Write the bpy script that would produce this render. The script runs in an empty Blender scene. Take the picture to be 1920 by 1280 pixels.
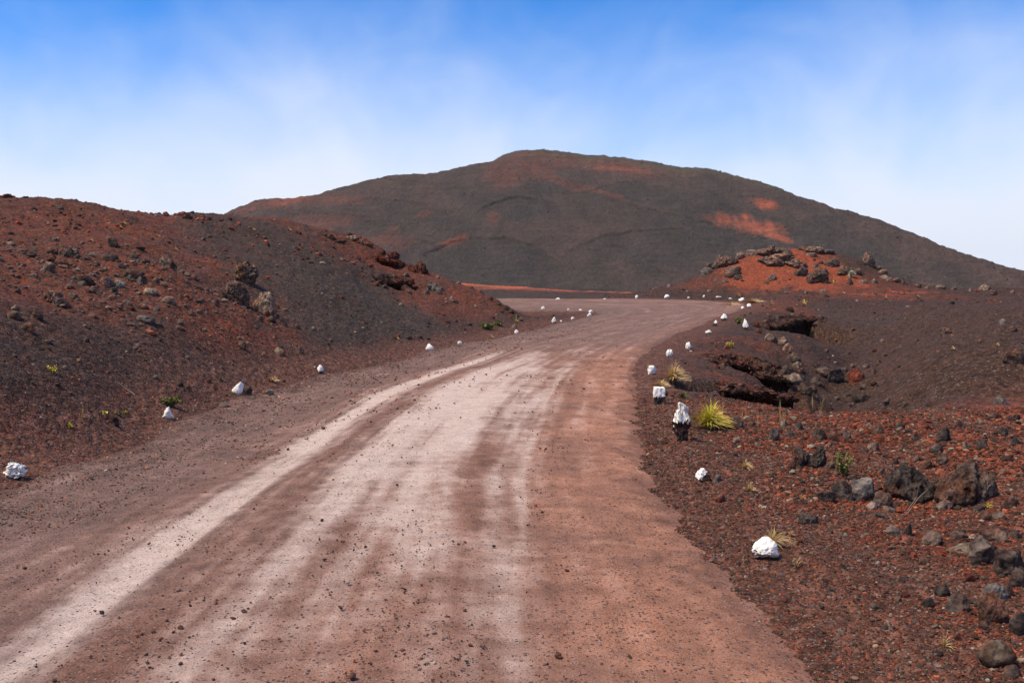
import bpy, bmesh, math, random
import numpy as np
from mathutils import Vector, Matrix, Euler

S = bpy.context.scene
COL = S.collection
rng = np.random.default_rng(7)
random.seed(7)

# ------------------------------------------------------------------ camera
F = 1866.7                       # focal length in photograph pixels (35 mm on 36 mm)
CAM_H = 1.9
PITCH = math.atan(100.0 / F)     # looking slightly down
cam_d = bpy.data.cameras.new('camera')
cam_d.lens = 35.0; cam_d.sensor_width = 36.0; cam_d.clip_end = 20000; cam_d.clip_start = 0.05
cam = bpy.data.objects.new('camera', cam_d); COL.objects.link(cam)
cam.location = (0, 0, CAM_H); cam.rotation_euler = (math.pi / 2 - PITCH, 0, 0)
S.camera = cam

# ------------------------------------------------------------------ light
SUN_EL, SUN_DIR = math.radians(58), Vector((-0.80, -0.25, 0)).normalized()
sun_vec = Vector((SUN_DIR.x * math.cos(SUN_EL), SUN_DIR.y * math.cos(SUN_EL), math.sin(SUN_EL)))
sd = bpy.data.lights.new('sun', 'SUN'); sd.energy = 2.6; sd.angle = math.radians(24); sd.color = (1, 0.86, 0.66)
so = bpy.data.objects.new('sun', sd); COL.objects.link(so); so.location = (0, 0, 60)
so.rotation_euler = sun_vec.to_track_quat('Z', 'Y').to_euler()

world = bpy.data.worlds.new('World'); S.world = world; world.use_nodes = True
S.view_settings.view_transform = 'Standard'; S.view_settings.look = 'None'
S.view_settings.gamma = 1.0; S.view_settings.use_curve_mapping = False
S.view_settings.exposure = 0.88


class NT:
    """small node-tree helper"""
    def __init__(s, tree):
        s.t = tree; s.n = tree.nodes; s.l = tree.links
    def add(s, typ, **kw):
        n = s.n.new(typ)
        for k, v in kw.items():
            if k.startswith('i_'):
                s.set(n, k[2:].replace('__', ' '), v)
            else:
                setattr(n, k, v)
        return n
    def set(s, n, key, v):
        sock = n.inputs[int(key)] if str(key).isdigit() else n.inputs[key]
        if isinstance(v, bpy.types.NodeSocket): s.l.new(v, sock)
        else: sock.default_value = v
    def math(s, op, a, b=0.0, c=None, clamp=False):
        n = s.n.new('ShaderNodeMath'); n.operation = op; n.use_clamp = clamp
        s.set(n, 0, a); s.set(n, 1, b)
        if c is not None: s.set(n, 2, c)
        return n.outputs[0]
    def mix(s, f, a, b, blend='MIX'):
        n = s.n.new('ShaderNodeMix'); n.data_type = 'RGBA'; n.blend_type = blend
        s.set(n, 0, f); s.set(n, 6, a); s.set(n, 7, b)
        return n.outputs[2]
    def ramp(s, f, pts):
        n = s.n.new('ShaderNodeValToRGB'); cr = n.color_ramp
        while len(cr.elements) < len(pts): cr.elements.new(0.5)
        for e, (p, c) in zip(cr.elements, pts):
            e.position = p; e.color = (c, c, c, 1) if isinstance(c, (int, float)) else (*c, 1)
        s.l.new(f, n.inputs[0]); return n.outputs[0]
    def smooth(s, f, a, b):
        n = s.n.new('ShaderNodeMapRange'); n.interpolation_type = 'SMOOTHSTEP'
        s.set(n, 0, f); s.set(n, 1, a); s.set(n, 2, b); return n.outputs[0]


# sky: Nishita blue behind a veil of mist that thickens towards the horizon
w = NT(world.node_tree); w.n.clear()
sky = w.add('ShaderNodeTexSky', sky_type='NISHITA', sun_disc=False)
sky.sun_elevation = SUN_EL; sky.sun_rotation = math.atan2(SUN_DIR.x, SUN_DIR.y) % (2 * math.pi)
sky.altitude = 2200; sky.air_density = 1.0; sky.dust_density = 0.2; sky.ozone_density = 4.0
SKY_OFF = (6.37, 6.9, 1.3)
tc = w.add('ShaderNodeTexCoord')
sep = w.add('ShaderNodeSeparateXYZ'); w.l.new(tc.outputs['Generated'], sep.inputs[0])
zc = w.math('MAXIMUM', sep.outputs[2], 0.0)
mp = w.add('ShaderNodeMapping'); w.l.new(tc.outputs['Generated'], mp.inputs[0]); mp.inputs['Location'].default_value = SKY_OFF; mp.inputs['Scale'].default_value = (1, 1, 1.15)
n1 = w.add('ShaderNodeTexNoise', i_Vector=mp.outputs[0], i_Scale=3.0, i_Detail=4.0, i_Roughness=0.5, i_Distortion=0.4)
n2 = w.add('ShaderNodeTexNoise', i_Vector=mp.outputs[0], i_Scale=8.0, i_Detail=6.0, i_Roughness=0.55, i_Distortion=0.6)
veil = w.math('MULTIPLY_ADD', zc, -5.2, 1.58)
veil = w.math('MAXIMUM', veil, 0.10)
veil = w.math('ADD', veil, w.math('MULTIPLY', w.math('SUBTRACT', n1.outputs[0], 0.5), 1.15))
veil = w.math('ADD', veil, w.math('MULTIPLY', w.math('SUBTRACT', n2.outputs[0], 0.5), 0.42))
fac = w.smooth(veil, -0.1, 1.2)
blue = w.mix(1.0, sky.outputs[0], (0.13, 0.66, 1.12, 1), 'MULTIPLY')
skyc = w.mix(fac, blue, (4.7, 5.05, 5.75, 1))
bg = w.add('ShaderNodeBackground', i_Color=skyc, i_Strength=0.097)
out = w.add('ShaderNodeOutputWorld'); w.l.new(bg.outputs[0], out.inputs[0])

# ------------------------------------------------------------------ numeric helpers
cP, sP = math.cos(PITCH), math.sin(PITCH)
def ray(px, py):
    a = (np.asarray(px, float) - 960) / F; b = (640 - np.asarray(py, float)) / F
    return a, cP + b * sP, b * cP - sP          # X, Y, Z of the view ray
def at(px, py, Y):
    x, y, z = ray(px, py); k = Y / y
    return (float(x * k), float(Y), float(CAM_H + z * k))
def sstep(a, b, x):
    t = np.clip((x - a) / (b - a), 0, 1); return t * t * (3 - 2 * t)

_p = np.random.default_rng(3).permutation(256); _p = np.concatenate([_p, _p, _p])
_g = np.random.default_rng(4).normal(size=(256, 3)); _g /= np.linalg.norm(_g, axis=1)[:, None]
def perlin(x, y, z):
    x, y, z = np.broadcast_arrays(np.asarray(x, float), np.asarray(y, float), np.asarray(z, float))
    xi, yi, zi = np.floor(x), np.floor(y), np.floor(z)
    fx, fy, fz = x - xi, y - yi, z - zi
    xi = xi.astype(int) & 255; yi = yi.astype(int) & 255; zi = zi.astype(int) & 255
    u, v, q = [t * t * t * (t * (t * 6 - 15) + 10) for t in (fx, fy, fz)]
    def g(i, j, k):
        gr = _g[_p[_p[_p[xi + i] + yi + j] + zi + k]]
        return gr[..., 0] * (fx - i) + gr[..., 1] * (fy - j) + gr[..., 2] * (fz - k)
    L = lambda a, b, t: a + (b - a) * t
    return L(L(L(g(0,0,0), g(1,0,0), u), L(g(0,1,0), g(1,1,0), u), v), L(L(g(0,0,1), g(1,0,1), u), L(g(0,1,1), g(1,1,1), u), v), q)
def fbm(x, y, z, oct=4, gain=0.5, ridged=False):
    r = 0; a = 1.0; f = 1.0
    for i in range(oct):
        n = perlin(x * f + 17.3 * i, y * f - 9.1 * i, z * f + 4.7 * i)
        r = r + a * ((0.5 - np.abs(n)) if ridged else n); a *= gain; f *= 2.03
    return r

def new_mesh(name, v, faces, mat=None, smooth=True, attrs=None):
    me = bpy.data.meshes.new(name)
    v = np.asarray(v, np.float32); faces = np.asarray(faces, np.int32)
    k = faces.shape[1]
    me.vertices.add(len(v)); me.vertices.foreach_set('co', v.ravel())
    me.loops.add(faces.size); me.loops.foreach_set('vertex_index', faces.ravel())
    me.polygons.add(len(faces)); me.polygons.foreach_set('loop_start', np.arange(0, faces.size, k, dtype=np.int32))
    me.polygons.foreach_set('use_smooth', np.full(len(faces), smooth))
    for an, arr in (attrs or {}).items():
        arr = np.asarray(arr, np.float32)
        if arr.ndim == 1:
            a = me.attributes.new(an, 'FLOAT', 'POINT'); a.data.foreach_set('value', arr)
        elif arr.shape[1] == 3 and an != 'col':
            a = me.attributes.new(an, 'FLOAT_VECTOR', 'POINT'); a.data.foreach_set('vector', arr.ravel())
        else:
            a = me.attributes.new(an, 'FLOAT_COLOR', 'POINT')
            a.data.foreach_set('color', np.concatenate([arr, np.ones((len(arr), 1), np.float32)], 1).ravel())
    me.update(calc_edges=True)
    if mat: me.materials.append(mat)
    return me
def tag(o, label=None, cat=None, group=None, kind=None):
    if label: o['label'] = label
    if cat: o['category'] = cat
    if group: o['group'] = group
    if kind: o['kind'] = kind
    return o
def link(name, me, parent=None):
    o = bpy.data.objects.new(name, me); COL.objects.link(o)
    if parent: o.parent = parent
    return o
def grid_faces(n, m, wrap=False):
    i = np.arange(n - 1)[:, None]; j = np.arange(m if wrap else m - 1)[None, :]; j2 = (j + 1) % m
    return np.stack([i * m + j, i * m + j2, (i + 1) * m + j2, (i + 1) * m + j], -1).reshape(-1, 4)

# ------------------------------------------------------------------ materials
def new_mat(name):
    m = bpy.data.materials.new(name); m.use_nodes = True
    t = NT(m.node_tree); t.n.clear()
    o = t.add('ShaderNodeOutputMaterial'); b = t.add('ShaderNodeBsdfPrincipled')
    t.l.new(b.outputs[0], o.inputs[0]); b.inputs['Roughness'].default_value = 0.95
    b.inputs['Specular IOR Level'].default_value = 0.15
    return m, t, b
def cinder_mat(name, s1, s2, bump, b_dist, vary=1.0, inst=None):
    """granular ground: per-vertex colour broken into grains"""
    m, t, b = new_mat(name)
    tc = t.add('ShaderNodeTexCoord').outputs['Object']
    at_ = t.add('ShaderNodeAttribute', attribute_name='col')
    v1 = t.add('ShaderNodeTexVoronoi', i_Vector=tc, i_Scale=s1, i_Randomness=1.0)
    v2 = t.add('ShaderNodeTexVoronoi', i_Vector=tc, i_Scale=s2, i_Randomness=1.0)
    no = t.add('ShaderNodeTexNoise', i_Vector=tc, i_Scale=s2 * 0.35, i_Detail=8.0, i_Roughness=0.65)
    r1 = t.add('ShaderNodeSeparateColor'); t.l.new(v1.outputs['Color'], r1.inputs[0])
    r2 = t.add('ShaderNodeSeparateColor'); t.l.new(v2.outputs['Color'], r2.inputs[0])
    br = t.math('MULTIPLY', t.math('MULTIPLY_ADD', r1.outputs[0], 1.1 * vary, 1 - 0.5 * vary), t.math('MULTIPLY_ADD', r2.outputs[0], 0.8 * vary, 1 - 0.4 * vary))
    br = t.math('MULTIPLY', br, t.math('MULTIPLY_ADD', no.outputs[0], 1.2 * vary, 1 - 0.6 * vary))
    c = t.mix(1.0, at_.outputs['Color'], (1, 1, 1, 1), 'MULTIPLY')
    # some grains are redder, a few grey
    c = t.mix(t.math('MULTIPLY', t.math('GREATER_THAN', r1.outputs[1], 0.76), 0.40 * vary), c, t.mix(1.0, c, (1.9, 0.95, 0.75, 1), 'MULTIPLY'))
    c = t.mix(t.math('MULTIPLY', t.math('GREATER_THAN', r1.outputs[2], 0.93), 0.8 * vary), c, (0.12, 0.10, 0.09, 1))
    sc = t.add('ShaderNodeVectorMath', operation='SCALE'); t.l.new(c, sc.inputs[0]); t.l.new(br, sc.inputs['Scale'])
    t.l.new(sc.outputs[0], b.inputs['Base Color'])
    h = t.math('ADD', t.math('MULTIPLY', v1.outputs['Distance'], -0.5 ), t.math('MULTIPLY', v2.outputs['Distance'], -1.0))
    h = t.math('ADD', h, no.outputs[0])
    bp = t.add('ShaderNodeBump', i_Height=h, i_Strength=bump, i_Distance=b_dist)
    t.l.new(bp.outputs[0], b.inputs['Normal'])
    return m
M = {}
M['cinder'] = cinder_mat('cinder_ground', 34.0, 11.0, 0.8, 0.032, 0.85)
def road_mat():
    m, t, b = new_mat('road_dust')
    tc = t.add('ShaderNodeTexCoord').outputs['Object']
    c = t.add('ShaderNodeAttribute', attribute_name='col').outputs['Color']
    gr = t.add('ShaderNodeAttribute', attribute_name='grit').outputs['Fac']
    pl = t.add('ShaderNodeAttribute', attribute_name='pale').outputs['Fac']
    n3 = t.add('ShaderNodeTexNoise', i_Vector=tc, i_Scale=5.0, i_Detail=10.0, i_Roughness=0.72)
    c = t.mix(t.math('ADD', t.math('MULTIPLY', pl, 1.0), t.math('MULTIPLY', t.math('MULTIPLY_ADD', n3.outputs[0], 2.2, -1.1), t.math('MULTIPLY', pl, t.math('SUBTRACT', 1.25, pl))), clamp=True), c, (0.64, 0.485, 0.395, 1))
    n1 = t.add('ShaderNodeTexNoise', i_Vector=tc, i_Scale=55.0, i_Detail=6.0, i_Roughness=0.75)
    n2 = t.add('ShaderNodeTexNoise', i_Vector=tc, i_Scale=7.0, i_Detail=8.0, i_Roughness=0.7)
    hs = None
    br = t.math('MULTIPLY', t.math('MULTIPLY_ADD', n1.outputs[0], 1.3, 0.35), t.math('MULTIPLY_ADD', n2.outputs[0], 0.9, 0.55))
    sc = t.add('ShaderNodeVectorMath', operation='SCALE'); t.l.new(c, sc.inputs[0]); t.l.new(br, sc.inputs['Scale']); c = sc.outputs[0]
    for s_, th, dk in ((42.0, 0.86, (0.075, 0.048, 0.042, 1)), (95.0, 0.80, (0.09, 0.055, 0.047, 1)), (60.0, 0.90, (0.42, 0.33, 0.29, 1)), (30.0, 0.95, (0.22, 0.10, 0.07, 1))):
        v = t.add('ShaderNodeTexVoronoi', i_Vector=tc, i_Scale=s_)
        sp = t.add('ShaderNodeSeparateColor'); t.l.new(v.outputs['Color'], sp.inputs[0])
        k = t.math('GREATER_THAN', t.math('MULTIPLY_ADD', gr, 0.16, sp.outputs[0]), th + 0.06)
        k = t.math('MULTIPLY', k, t.smooth(v.outputs['Distance'], 0.48, 0.30))
        c = t.mix(t.math('MULTIPLY', k, 0.85), c, dk)
        hs = k if hs is None else t.math('ADD', hs, k)
    t.l.new(c, b.inputs['Base Color'])
    h = t.math('ADD', t.math('MULTIPLY', n2.outputs[0], 1.2), t.math('ADD', n1.outputs[0], t.math('MULTIPLY', hs, 0.5)))
    bp = t.add('ShaderNodeBump', i_Height=h, i_Strength=0.9, i_Distance=0.018); t.l.new(bp.outputs[0], b.inputs['Normal'])
    return m
M['road'] = road_mat()
M['volcano'] = cinder_mat('volcano_cinder', 3.2, 0.9, 0.6, 0.3, 0.36)

def rock_mat(name, dark, light, rough_scale=9.0, tint=None):
    m, t, b = new_mat(name)
    tc = t.add('ShaderNodeTexCoord').outputs['Object']
    oi = t.add('ShaderNodeObjectInfo')
    add = t.add('ShaderNodeVectorMath', operation='ADD'); t.l.new(tc, add.inputs[0])
    t.l.new(t.math('MULTIPLY', oi.outputs['Random'], 37.0), add.inputs[1])
    n = t.add('ShaderNodeTexNoise', i_Vector=add.outputs[0], i_Scale=rough_scale, i_Detail=9.0, i_Roughness=0.68)
    n2 = t.add('ShaderNodeTexNoise', i_Vector=add.outputs[0], i_Scale=rough_scale * 0.3, i_Detail=5.0, i_Roughness=0.6)
    v = t.add('ShaderNodeTexVoronoi', i_Vector=add.outputs[0], i_Scale=rough_scale * 3.2)
    c = t.mix(t.smooth(n.outputs[0], 0.38, 0.72), (*dark, 1), (*light, 1))
    c = t.mix(t.smooth(n2.outputs[0], 0.45, 0.65), c, t.mix(1.0, c, (1.25, 0.8, 0.65, 1), 'MULTIPLY'))
    k = t.math('MULTIPLY_ADD', oi.outputs['Random'], 0.7, 0.65)
    sc = t.add('ShaderNodeVectorMath', operation='SCALE'); t.l.new(c, sc.inputs[0]); t.l.new(k, sc.inputs['Scale'])
    t.l.new(sc.outputs[0], b.inputs['Base Color'])
    h = t.math('ADD', n.outputs[0], t.math('MULTIPLY', v.outputs['Distance'], 0.5))
    bp = t.add('ShaderNodeBump', i_Height=h, i_Strength=0.9, i_Distance=0.03); t.l.new(bp.outputs[0], b.inputs['Normal'])
    return m
M['lava'] = rock_mat('lava_brown', (0.042, 0.027, 0.021), (0.22, 0.150, 0.108))
M['crag'] = rock_mat('lava_crag', (0.060, 0.041, 0.032), (0.31, 0.215, 0.155))
M['dark'] = rock_mat('lava_dark', (0.031, 0.023, 0.019), (0.165, 0.120, 0.094))
M['red'] = rock_mat('lava_red', (0.055, 0.02, 0.014), (0.22, 0.075, 0.045))
M['grey'] = rock_mat('lava_grey', (0.075, 0.060, 0.050), (0.29, 0.24, 0.195))
M['tan'] = rock_mat('lava_tan', (0.08, 0.05, 0.035), (0.34, 0.25, 0.17))

m, t, b = new_mat('white_paint'); M['paint'] = m
tc = t.add('ShaderNodeTexCoord').outputs['Object']
n = t.add('ShaderNodeTexNoise', i_Vector=tc, i_Scale=16.0, i_Detail=8.0, i_Roughness=0.7)
c = t.mix(t.smooth(n.outputs[0], 0.56, 0.72), (0.89, 0.83, 0.73, 1), (0.46, 0.33, 0.26, 1))
t.l.new(c, b.inputs['Base Color'])
bp = t.add('ShaderNodeBump', i_Height=n.outputs[0], i_Strength=0.25, i_Distance=0.01); t.l.new(bp.outputs[0], b.inputs['Normal'])

m, t, b = new_mat('pebble'); M['pebble'] = m
a_ = t.add('ShaderNodeAttribute', attribute_name='col', attribute_type='INSTANCER')
n = t.add('ShaderNodeTexNoise', i_Vector=t.add('ShaderNodeTexCoord').outputs['Object'], i_Scale=3.0, i_Detail=5.0, i_Roughness=0.7)
sc = t.add('ShaderNodeVectorMath', operation='SCALE'); t.l.new(a_.outputs['Color'], sc.inputs[0])
t.l.new(t.math('MULTIPLY_ADD', n.outputs[0], 1.2, 0.4), sc.inputs['Scale']); t.l.new(sc.outputs[0], b.inputs['Base Color'])

def blade_mat(name, stops, trans=0.25):
    m, t, b = new_mat(name)
    a_ = t.add('ShaderNodeAttribute', attribute_name='len')
    r_ = t.add('ShaderNodeAttribute', attribute_name='rnd')
    c = t.ramp(a_.outputs['Fac'], stops)
    sc = t.add('ShaderNodeVectorMath', operation='SCALE'); t.l.new(c, sc.inputs[0])
    t.l.new(t.math('MULTIPLY_ADD', r_.outputs['Fac'], 0.9, 0.55), sc.inputs['Scale'])
    t.l.new(sc.outputs[0], b.inputs['Base Color'])
    return m
M['lush'] = blade_mat('lush_grass', [(0, (0.30, 0.17, 0.05)), (0.3, (0.36, 0.33, 0.03)), (0.75, (0.58, 0.49, 0.05)), (1, (0.66, 0.44, 0.14))])
M['dry'] = blade_mat('dry_grass', [(0, (0.30, 0.17, 0.05)), (0.5, (0.50, 0.33, 0.12)), (1, (0.62, 0.44, 0.22))])
M['olive'] = blade_mat('olive_plant', [(0, (0.06, 0.045, 0.02)), (0.5, (0.08, 0.09, 0.025)), (1, (0.20, 0.19, 0.05))])
M['twig'] = blade_mat('twig', [(0, (0.12, 0.07, 0.045)), (1, (0.30, 0.20, 0.13))])
M['silver'] = blade_mat('silver_plant', [(0, (0.16, 0.15, 0.09)), (1, (0.46, 0.44, 0.30))])

# ------------------------------------------------------------------ road edges (left, right) by station
EL = [(-5.3,-3),(-5.3,2),(-5.2,5),(-5.1,8),(-5.05,11),(-5.0,14.5),(-4.85,17.8),(-4.1,21),(-2.4,26.5),(-1.5,29),(0.1,33),(1.6,37.5),
      (2.8,40.5),(3.4,42),(3.55,43),(3.2,43.8),(2.4,44.2),(1.0,44.6),(-1,45),(-5,46),(-11,49),(-19,54)]
ER = [(1.75,-3),(1.7,2),(1.58,5),(1.50,7.5),(1.48,10),(1.80,13.5),(2.22,17),(2.65,21),(3.4,25),(4.5,29),(6.0,33.5),(7.9,39),
      (10,44),(11.2,47.5),(11.3,50),(10.2,52),(7.4,53.4),(3,53.8),(-1,53.8),(-6,54.3),(-13,57.5),(-22,63)]
ZR = ([-5, 0, 8, 14, 20, 26, 30, 36, 40, 43, 48, 52, 54, 56, 62], [0, 0, 0, 0.03, 0.12, 0.26, 0.38, 0.55, 0.68, 0.80, 1.05, 1.26, 1.33, 1.36, 1.30])
zroad = lambda Y: np.interp(Y, *ZR)
def catmull(P, k):
    P = np.asarray(P, float); Q = np.vstack([2 * P[0] - P[1], P, 2 * P[-1] - P[-2]]); out = []
    for i in range(1, len(Q) - 2):
        t = np.linspace(0, 1, k, endpoint=False)[:, None]; a, b, c, d = Q[i - 1:i + 3]
        out.append(0.5 * (2 * b + (c - a) * t + (2 * a - 5 * b + 4 * c - d) * t ** 2 + (3 * b - a - 3 * c + d) * t ** 3))
    return np.vstack(out + [P[-1:]])
KST = 22
Ls, Rs = catmull(EL, KST), catmull(ER, KST)

# ------------------------------------------------------------------ terrain: heights through surveyed points
pts = []
for (x, y) in EL: pts.append((x, y, zroad(y) if y < 60 else 1.3))
for (x, y) in ER: pts.append((x, y, zroad(y) if y < 60 else 1.3))
for a, c in zip(EL, ER): x, y = (a[0] + c[0]) / 2, (a[1] + c[1]) / 2; pts.append((x, y, zroad(y) + 0.02))
hill = [  # (pixel x, [(pixel y, distance) foot ... crest])
    (0, [(872,10.6),(760,11.6),(670,12.8),(600,14.2),(540,16.5),(480,20),(425,25),(365,31)]),
    (75, [(845,11.5),(740,12.6),(650,14.2),(560,17.5),(480,22),(420,28),(375,33)]),
    (150, [(822,12.4),(720,13.6),(655,14.8),(600,16.4),(545,18.6),(500,21),(440,27),(389,34)]),
    (225, [(795,13.7),(700,15.2),(620,17.2),(550,20.4),(480,25),(400.5,35.5)]),
    (300, [(775,14.8),(690,16.4),(640,17.6),(600,18.9),(555,20.7),(510,23),(450,29),(406,37)]),
    (375, [(752,16.4),(670,18.3),(600,20.9),(530,24.7),(460,31),(402,39)]),
    (450, [(731,18.2),(665,20.0),(620,21.5),(580,23.3),(520,27),(460,33),(407,41)]),
    (525, [(709,20.0),(645,22.2),(590,24.9),(530,29),(470,35),(415,43)]),
    (600, [(690,21.8),(630,24.3),(570,28),(510,33),(465,38),(434,43)]),
    (650, [(679,23.2),(620,26),(565,29.8),(510,35),(470,40),(445,44)]),
    (700, [(668,24.8),(620,27.5),(570,31.5),(530,35.5),(490,40),(458,44.5)]),
    (740, [(661,26.2),(615,29),(570,33),(540,36),(510,39.5),(484,42.5)]),
    (800, [(648,28.3),(610,31),(575,34.3),(545,37.3),(515,40.5)]),
    (850, [(638,29.8),(600,33),(565,36.8),(525,40.5)]),
    (880, [(634,30.6),(590,35),(560,37.8),(536,40)]),
    (915, [(628,32),(590,35.5),(555,39)]),
    (945, [(621,33.4),(595,36.3),(574,38.5)]),
    (970, [(612,35.5),(592,38)]),
]
for px, col in hill:
    for py, Y in col: pts.append(at(px, py, Y))
    x, y, z = at(px, *col[-1])
    k = min(1.0, (z - 1.2) / 3.0)
    pts.append((x * (1 + 4 / y), y + 4, z - 0.5 - 0.5 * k)); pts.append((x * (1 + 11 / y), y + 11, max(1.3, z - 2.6)))
for p in [(-6,7.5,0.25),(-7.5,8,0.9),(-10,9,1.7),(-14,12,2.9),(-20,20,4.3),(-26,30,5.2),(-5.7,4,0),(-8,3,0.9),(-14,3,2.3),(-5.6,0,0),(-10,0,1.6),
          (-30,45,4.6),(-24,50,3.6),(-30,62,1.6),(-14,64,1.1),(0,66,1.0),(12,66,1.2),
          (4,0,0),(8,3,0.05),(6,6,0.03),(8,8,0.1),(10,12,0.18),(14,10,0.4),(13,16,0.3),(20,25,1.5),(25,38,1.7),(30,55,1.6),(22,15,1.0),
          (2.2,5,0.0),(2.2,7.5,0.0),(2.3,10,0.02),(3.2,7,0.0),(3.0,9,0.0),(4.4,9.5,0.03),(4,6,0.0)]: pts.append(p)
for px, py, Y in [
    # shoulder beside the road
    (1240,760,15.8),(1300,830,12.3),(1330,900,9.9),(1360,760,15.9),(1260,715,19.0),(1280,690,21.2),(1320,660,25.5),(1345,640,28.2),(1360,620,32),
    (1420,590,40.0),(1440,575,44.5),(1480,830,12.2),(1600,830,12.2),(1700,880,10.4),(1750,830,12.3),(1850,840,11.9),(1880,880,10.2),(1910,850,11.3),
    # near rim of the hollow
    (1400,752,16.5),(1450,766,15.8),(1500,771,15.6),(1550,773,15.5),(1620,773,15.5),(1700,772,15.5),(1780,768,15.7),(1850,760,16.0),(1920,750,16.4),
    # hollow floor and gully
    (1470,800,17.8),(1550,815,18.2),(1640,815,18.5),(1480,775,20.5),(1550,765,23.0),(1610,760,23.0),(1560,735,26.5),(1600,705,30.0),(1635,668,33.5),(1650,632,37.0),(1640,605,41),(1610,580,45),(1580,690,31),(1600,640,36),(1560,625,38),
    # slope on the far side of the hollow
    (1690,755,19.0),(1700,720,21.5),(1700,690,25),(1690,655,30.5),(1760,765,16.9),(1760,735,18.2),(1760,700,20.5),(1760,665,23.5),(1730,630,30),(1850,745,16.9),(1850,700,18.8),(1850,660,21.5),(1910,700,18.0),(1910,650,21.5),(1800,630,26.5),(1900,615,25.5),(1740,600,35),(1850,592,31),(1920,588,30),
    (1920,570,39),(1800,572,41),(1710,580,40),
    # undercut side below the road
    (1350,684,23.0),(1400,690,23.6),(1450,700,24.2),(1500,705,25.2),(1385,655,27.5),(1440,655,28.5),(1490,660,29.0),(1420,625,33.5),(1470,628,33.8),(1540,650,31.5),(1500,600,39.5),(1560,610,38),(1560,680,28.8),
    (1380,722,19.2),(1430,740,19.6),
    # plain in front of the mound
    (1430,566,47.5),(1500,560,49.5),(1600,556,52),(1700,553,54.5),(1800,553,54.5),(1920,556,53),(1420,556,53.5),
    # mound with the orange flank
    (1180,549,57),(1250,536,58.5),(1290,524,59.5),(1325,506,60.5),(1360,490,61),(1400,480,61.5),(1450,472,62),(1490,467,62.5),(1540,470,62.5),(1580,476,62.5),(1610,484,62),(1645,500,61.5),(1680,520,61),(1720,533,60.5),(1800,541,60.5),(1860,544,60.5),(1920,546,61),
    (1250,553,55.5),(1320,545,56),(1370,535,56.5),(1420,525,57),(1420,502,59.2),(1480,540,55.5),(1480,515,57.8),(1480,490,60.2),(1550,540,55.5),(1550,515,58),(1550,490,60.4),(1610,535,56.3),(1610,508,59.2),(1660,538,57),(1330,525,58.6),
    # verge outside the bend and the low ridge beyond it
    (900,566,57),(1000,561,57),(1100,560,57),(1200,557.5,57),(1300,556,56.5),(1370,557,55.5),
    (860,532,125),(900,535,125),(950,539,125),(1010,543,125),(1080,546.5,125),(1160,549,125),(880,548,104),(960,553,100),(1050,554,98),
    (960,560,70),(1060,559,70)]: pts.append(at(px, py, Y))
for px, py, Y in [(1250,536,58.5),(1325,506,60.5),(1400,480,61.5),(1490,467,62.5),(1580,476,62.5),(1645,500,61.5),(1720,533,60.5),(1860,544,60.5)]:
    x, y, z = at(px, py, Y); pts.append((x * 1.09, y + 6, z - 1.0)); pts.append((x * 1.25, y + 18, 0.5))
for x in (-90, -50, -20, 0, 20, 50, 90): pts.append((x, 160, 0.0))
for x in (-60, 60, 40): pts.append((x, 110, 0.5))
pts = np.array(pts)
def warp(x, y):
    yy = np.maximum(y, 1.0) + 5.0
    return np.clip(x / yy, -1.6, 1.6) * 2.2, np.log(yy) * 1.6
qx, qy = warp(pts[:, 0], pts[:, 1])
CQ = 0.045
A = np.sqrt((qx[:, None] - qx) ** 2 + (qy[:, None] - qy) ** 2 + CQ ** 2)
n = len(pts); Pm = np.stack([np.ones(n), qx, qy], 1)
K = np.zeros((n + 3, n + 3)); K[:n, :n] = A - np.eye(n) * 0.012; K[:n, n:] = Pm; K[n:, :n] = Pm.T
W = np.linalg.solve(K, np.concatenate([pts[:, 2], np.zeros(3)]))
def base(x, y):
    s = np.shape(x); x = np.ravel(x); y = np.ravel(y); r = np.empty(len(x))
    for i in range(0, len(x), 40000):
        a, c = warp(x[i:i + 40000], y[i:i + 40000])
        r[i:i + 40000] = np.sqrt((a[:, None] - qx) ** 2 + (c[:, None] - qy) ** 2 + CQ ** 2) @ W[:n] + W[n] + W[n + 1] * a + W[n + 2] * c
    return r.reshape(s)

NR = 640
RR = np.concatenate([np.geomspace(2.2, 150, NR), np.geomspace(158, 1500, 34)])
AF = np.radians(np.concatenate([np.linspace(-66, -36, 90)[:-1], np.linspace(-36, 36, 840), np.linspace(36, 66, 90)[1:]])); AB = np.radians(np.linspace(66, 294, 58)[1:-1]); AA = np.concatenate([AF, AB])
R2, A2 = np.meshgrid(RR, AA, indexing='ij')
GX, GY = R2 * np.sin(A2), R2 * np.cos(A2)
near = R2 < 155
GZ = np.full(GX.shape, 0.0); GZ[near] = base(GX[near], GY[near])
GZ = np.where(near & (GY > 1), GZ, np.where(near, np.clip(GZ, -0.5, 5), 0))
GZ = GZ * (1 - sstep(138, 155, R2)) + (-3.0) * sstep(138, 155, R2)
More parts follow.
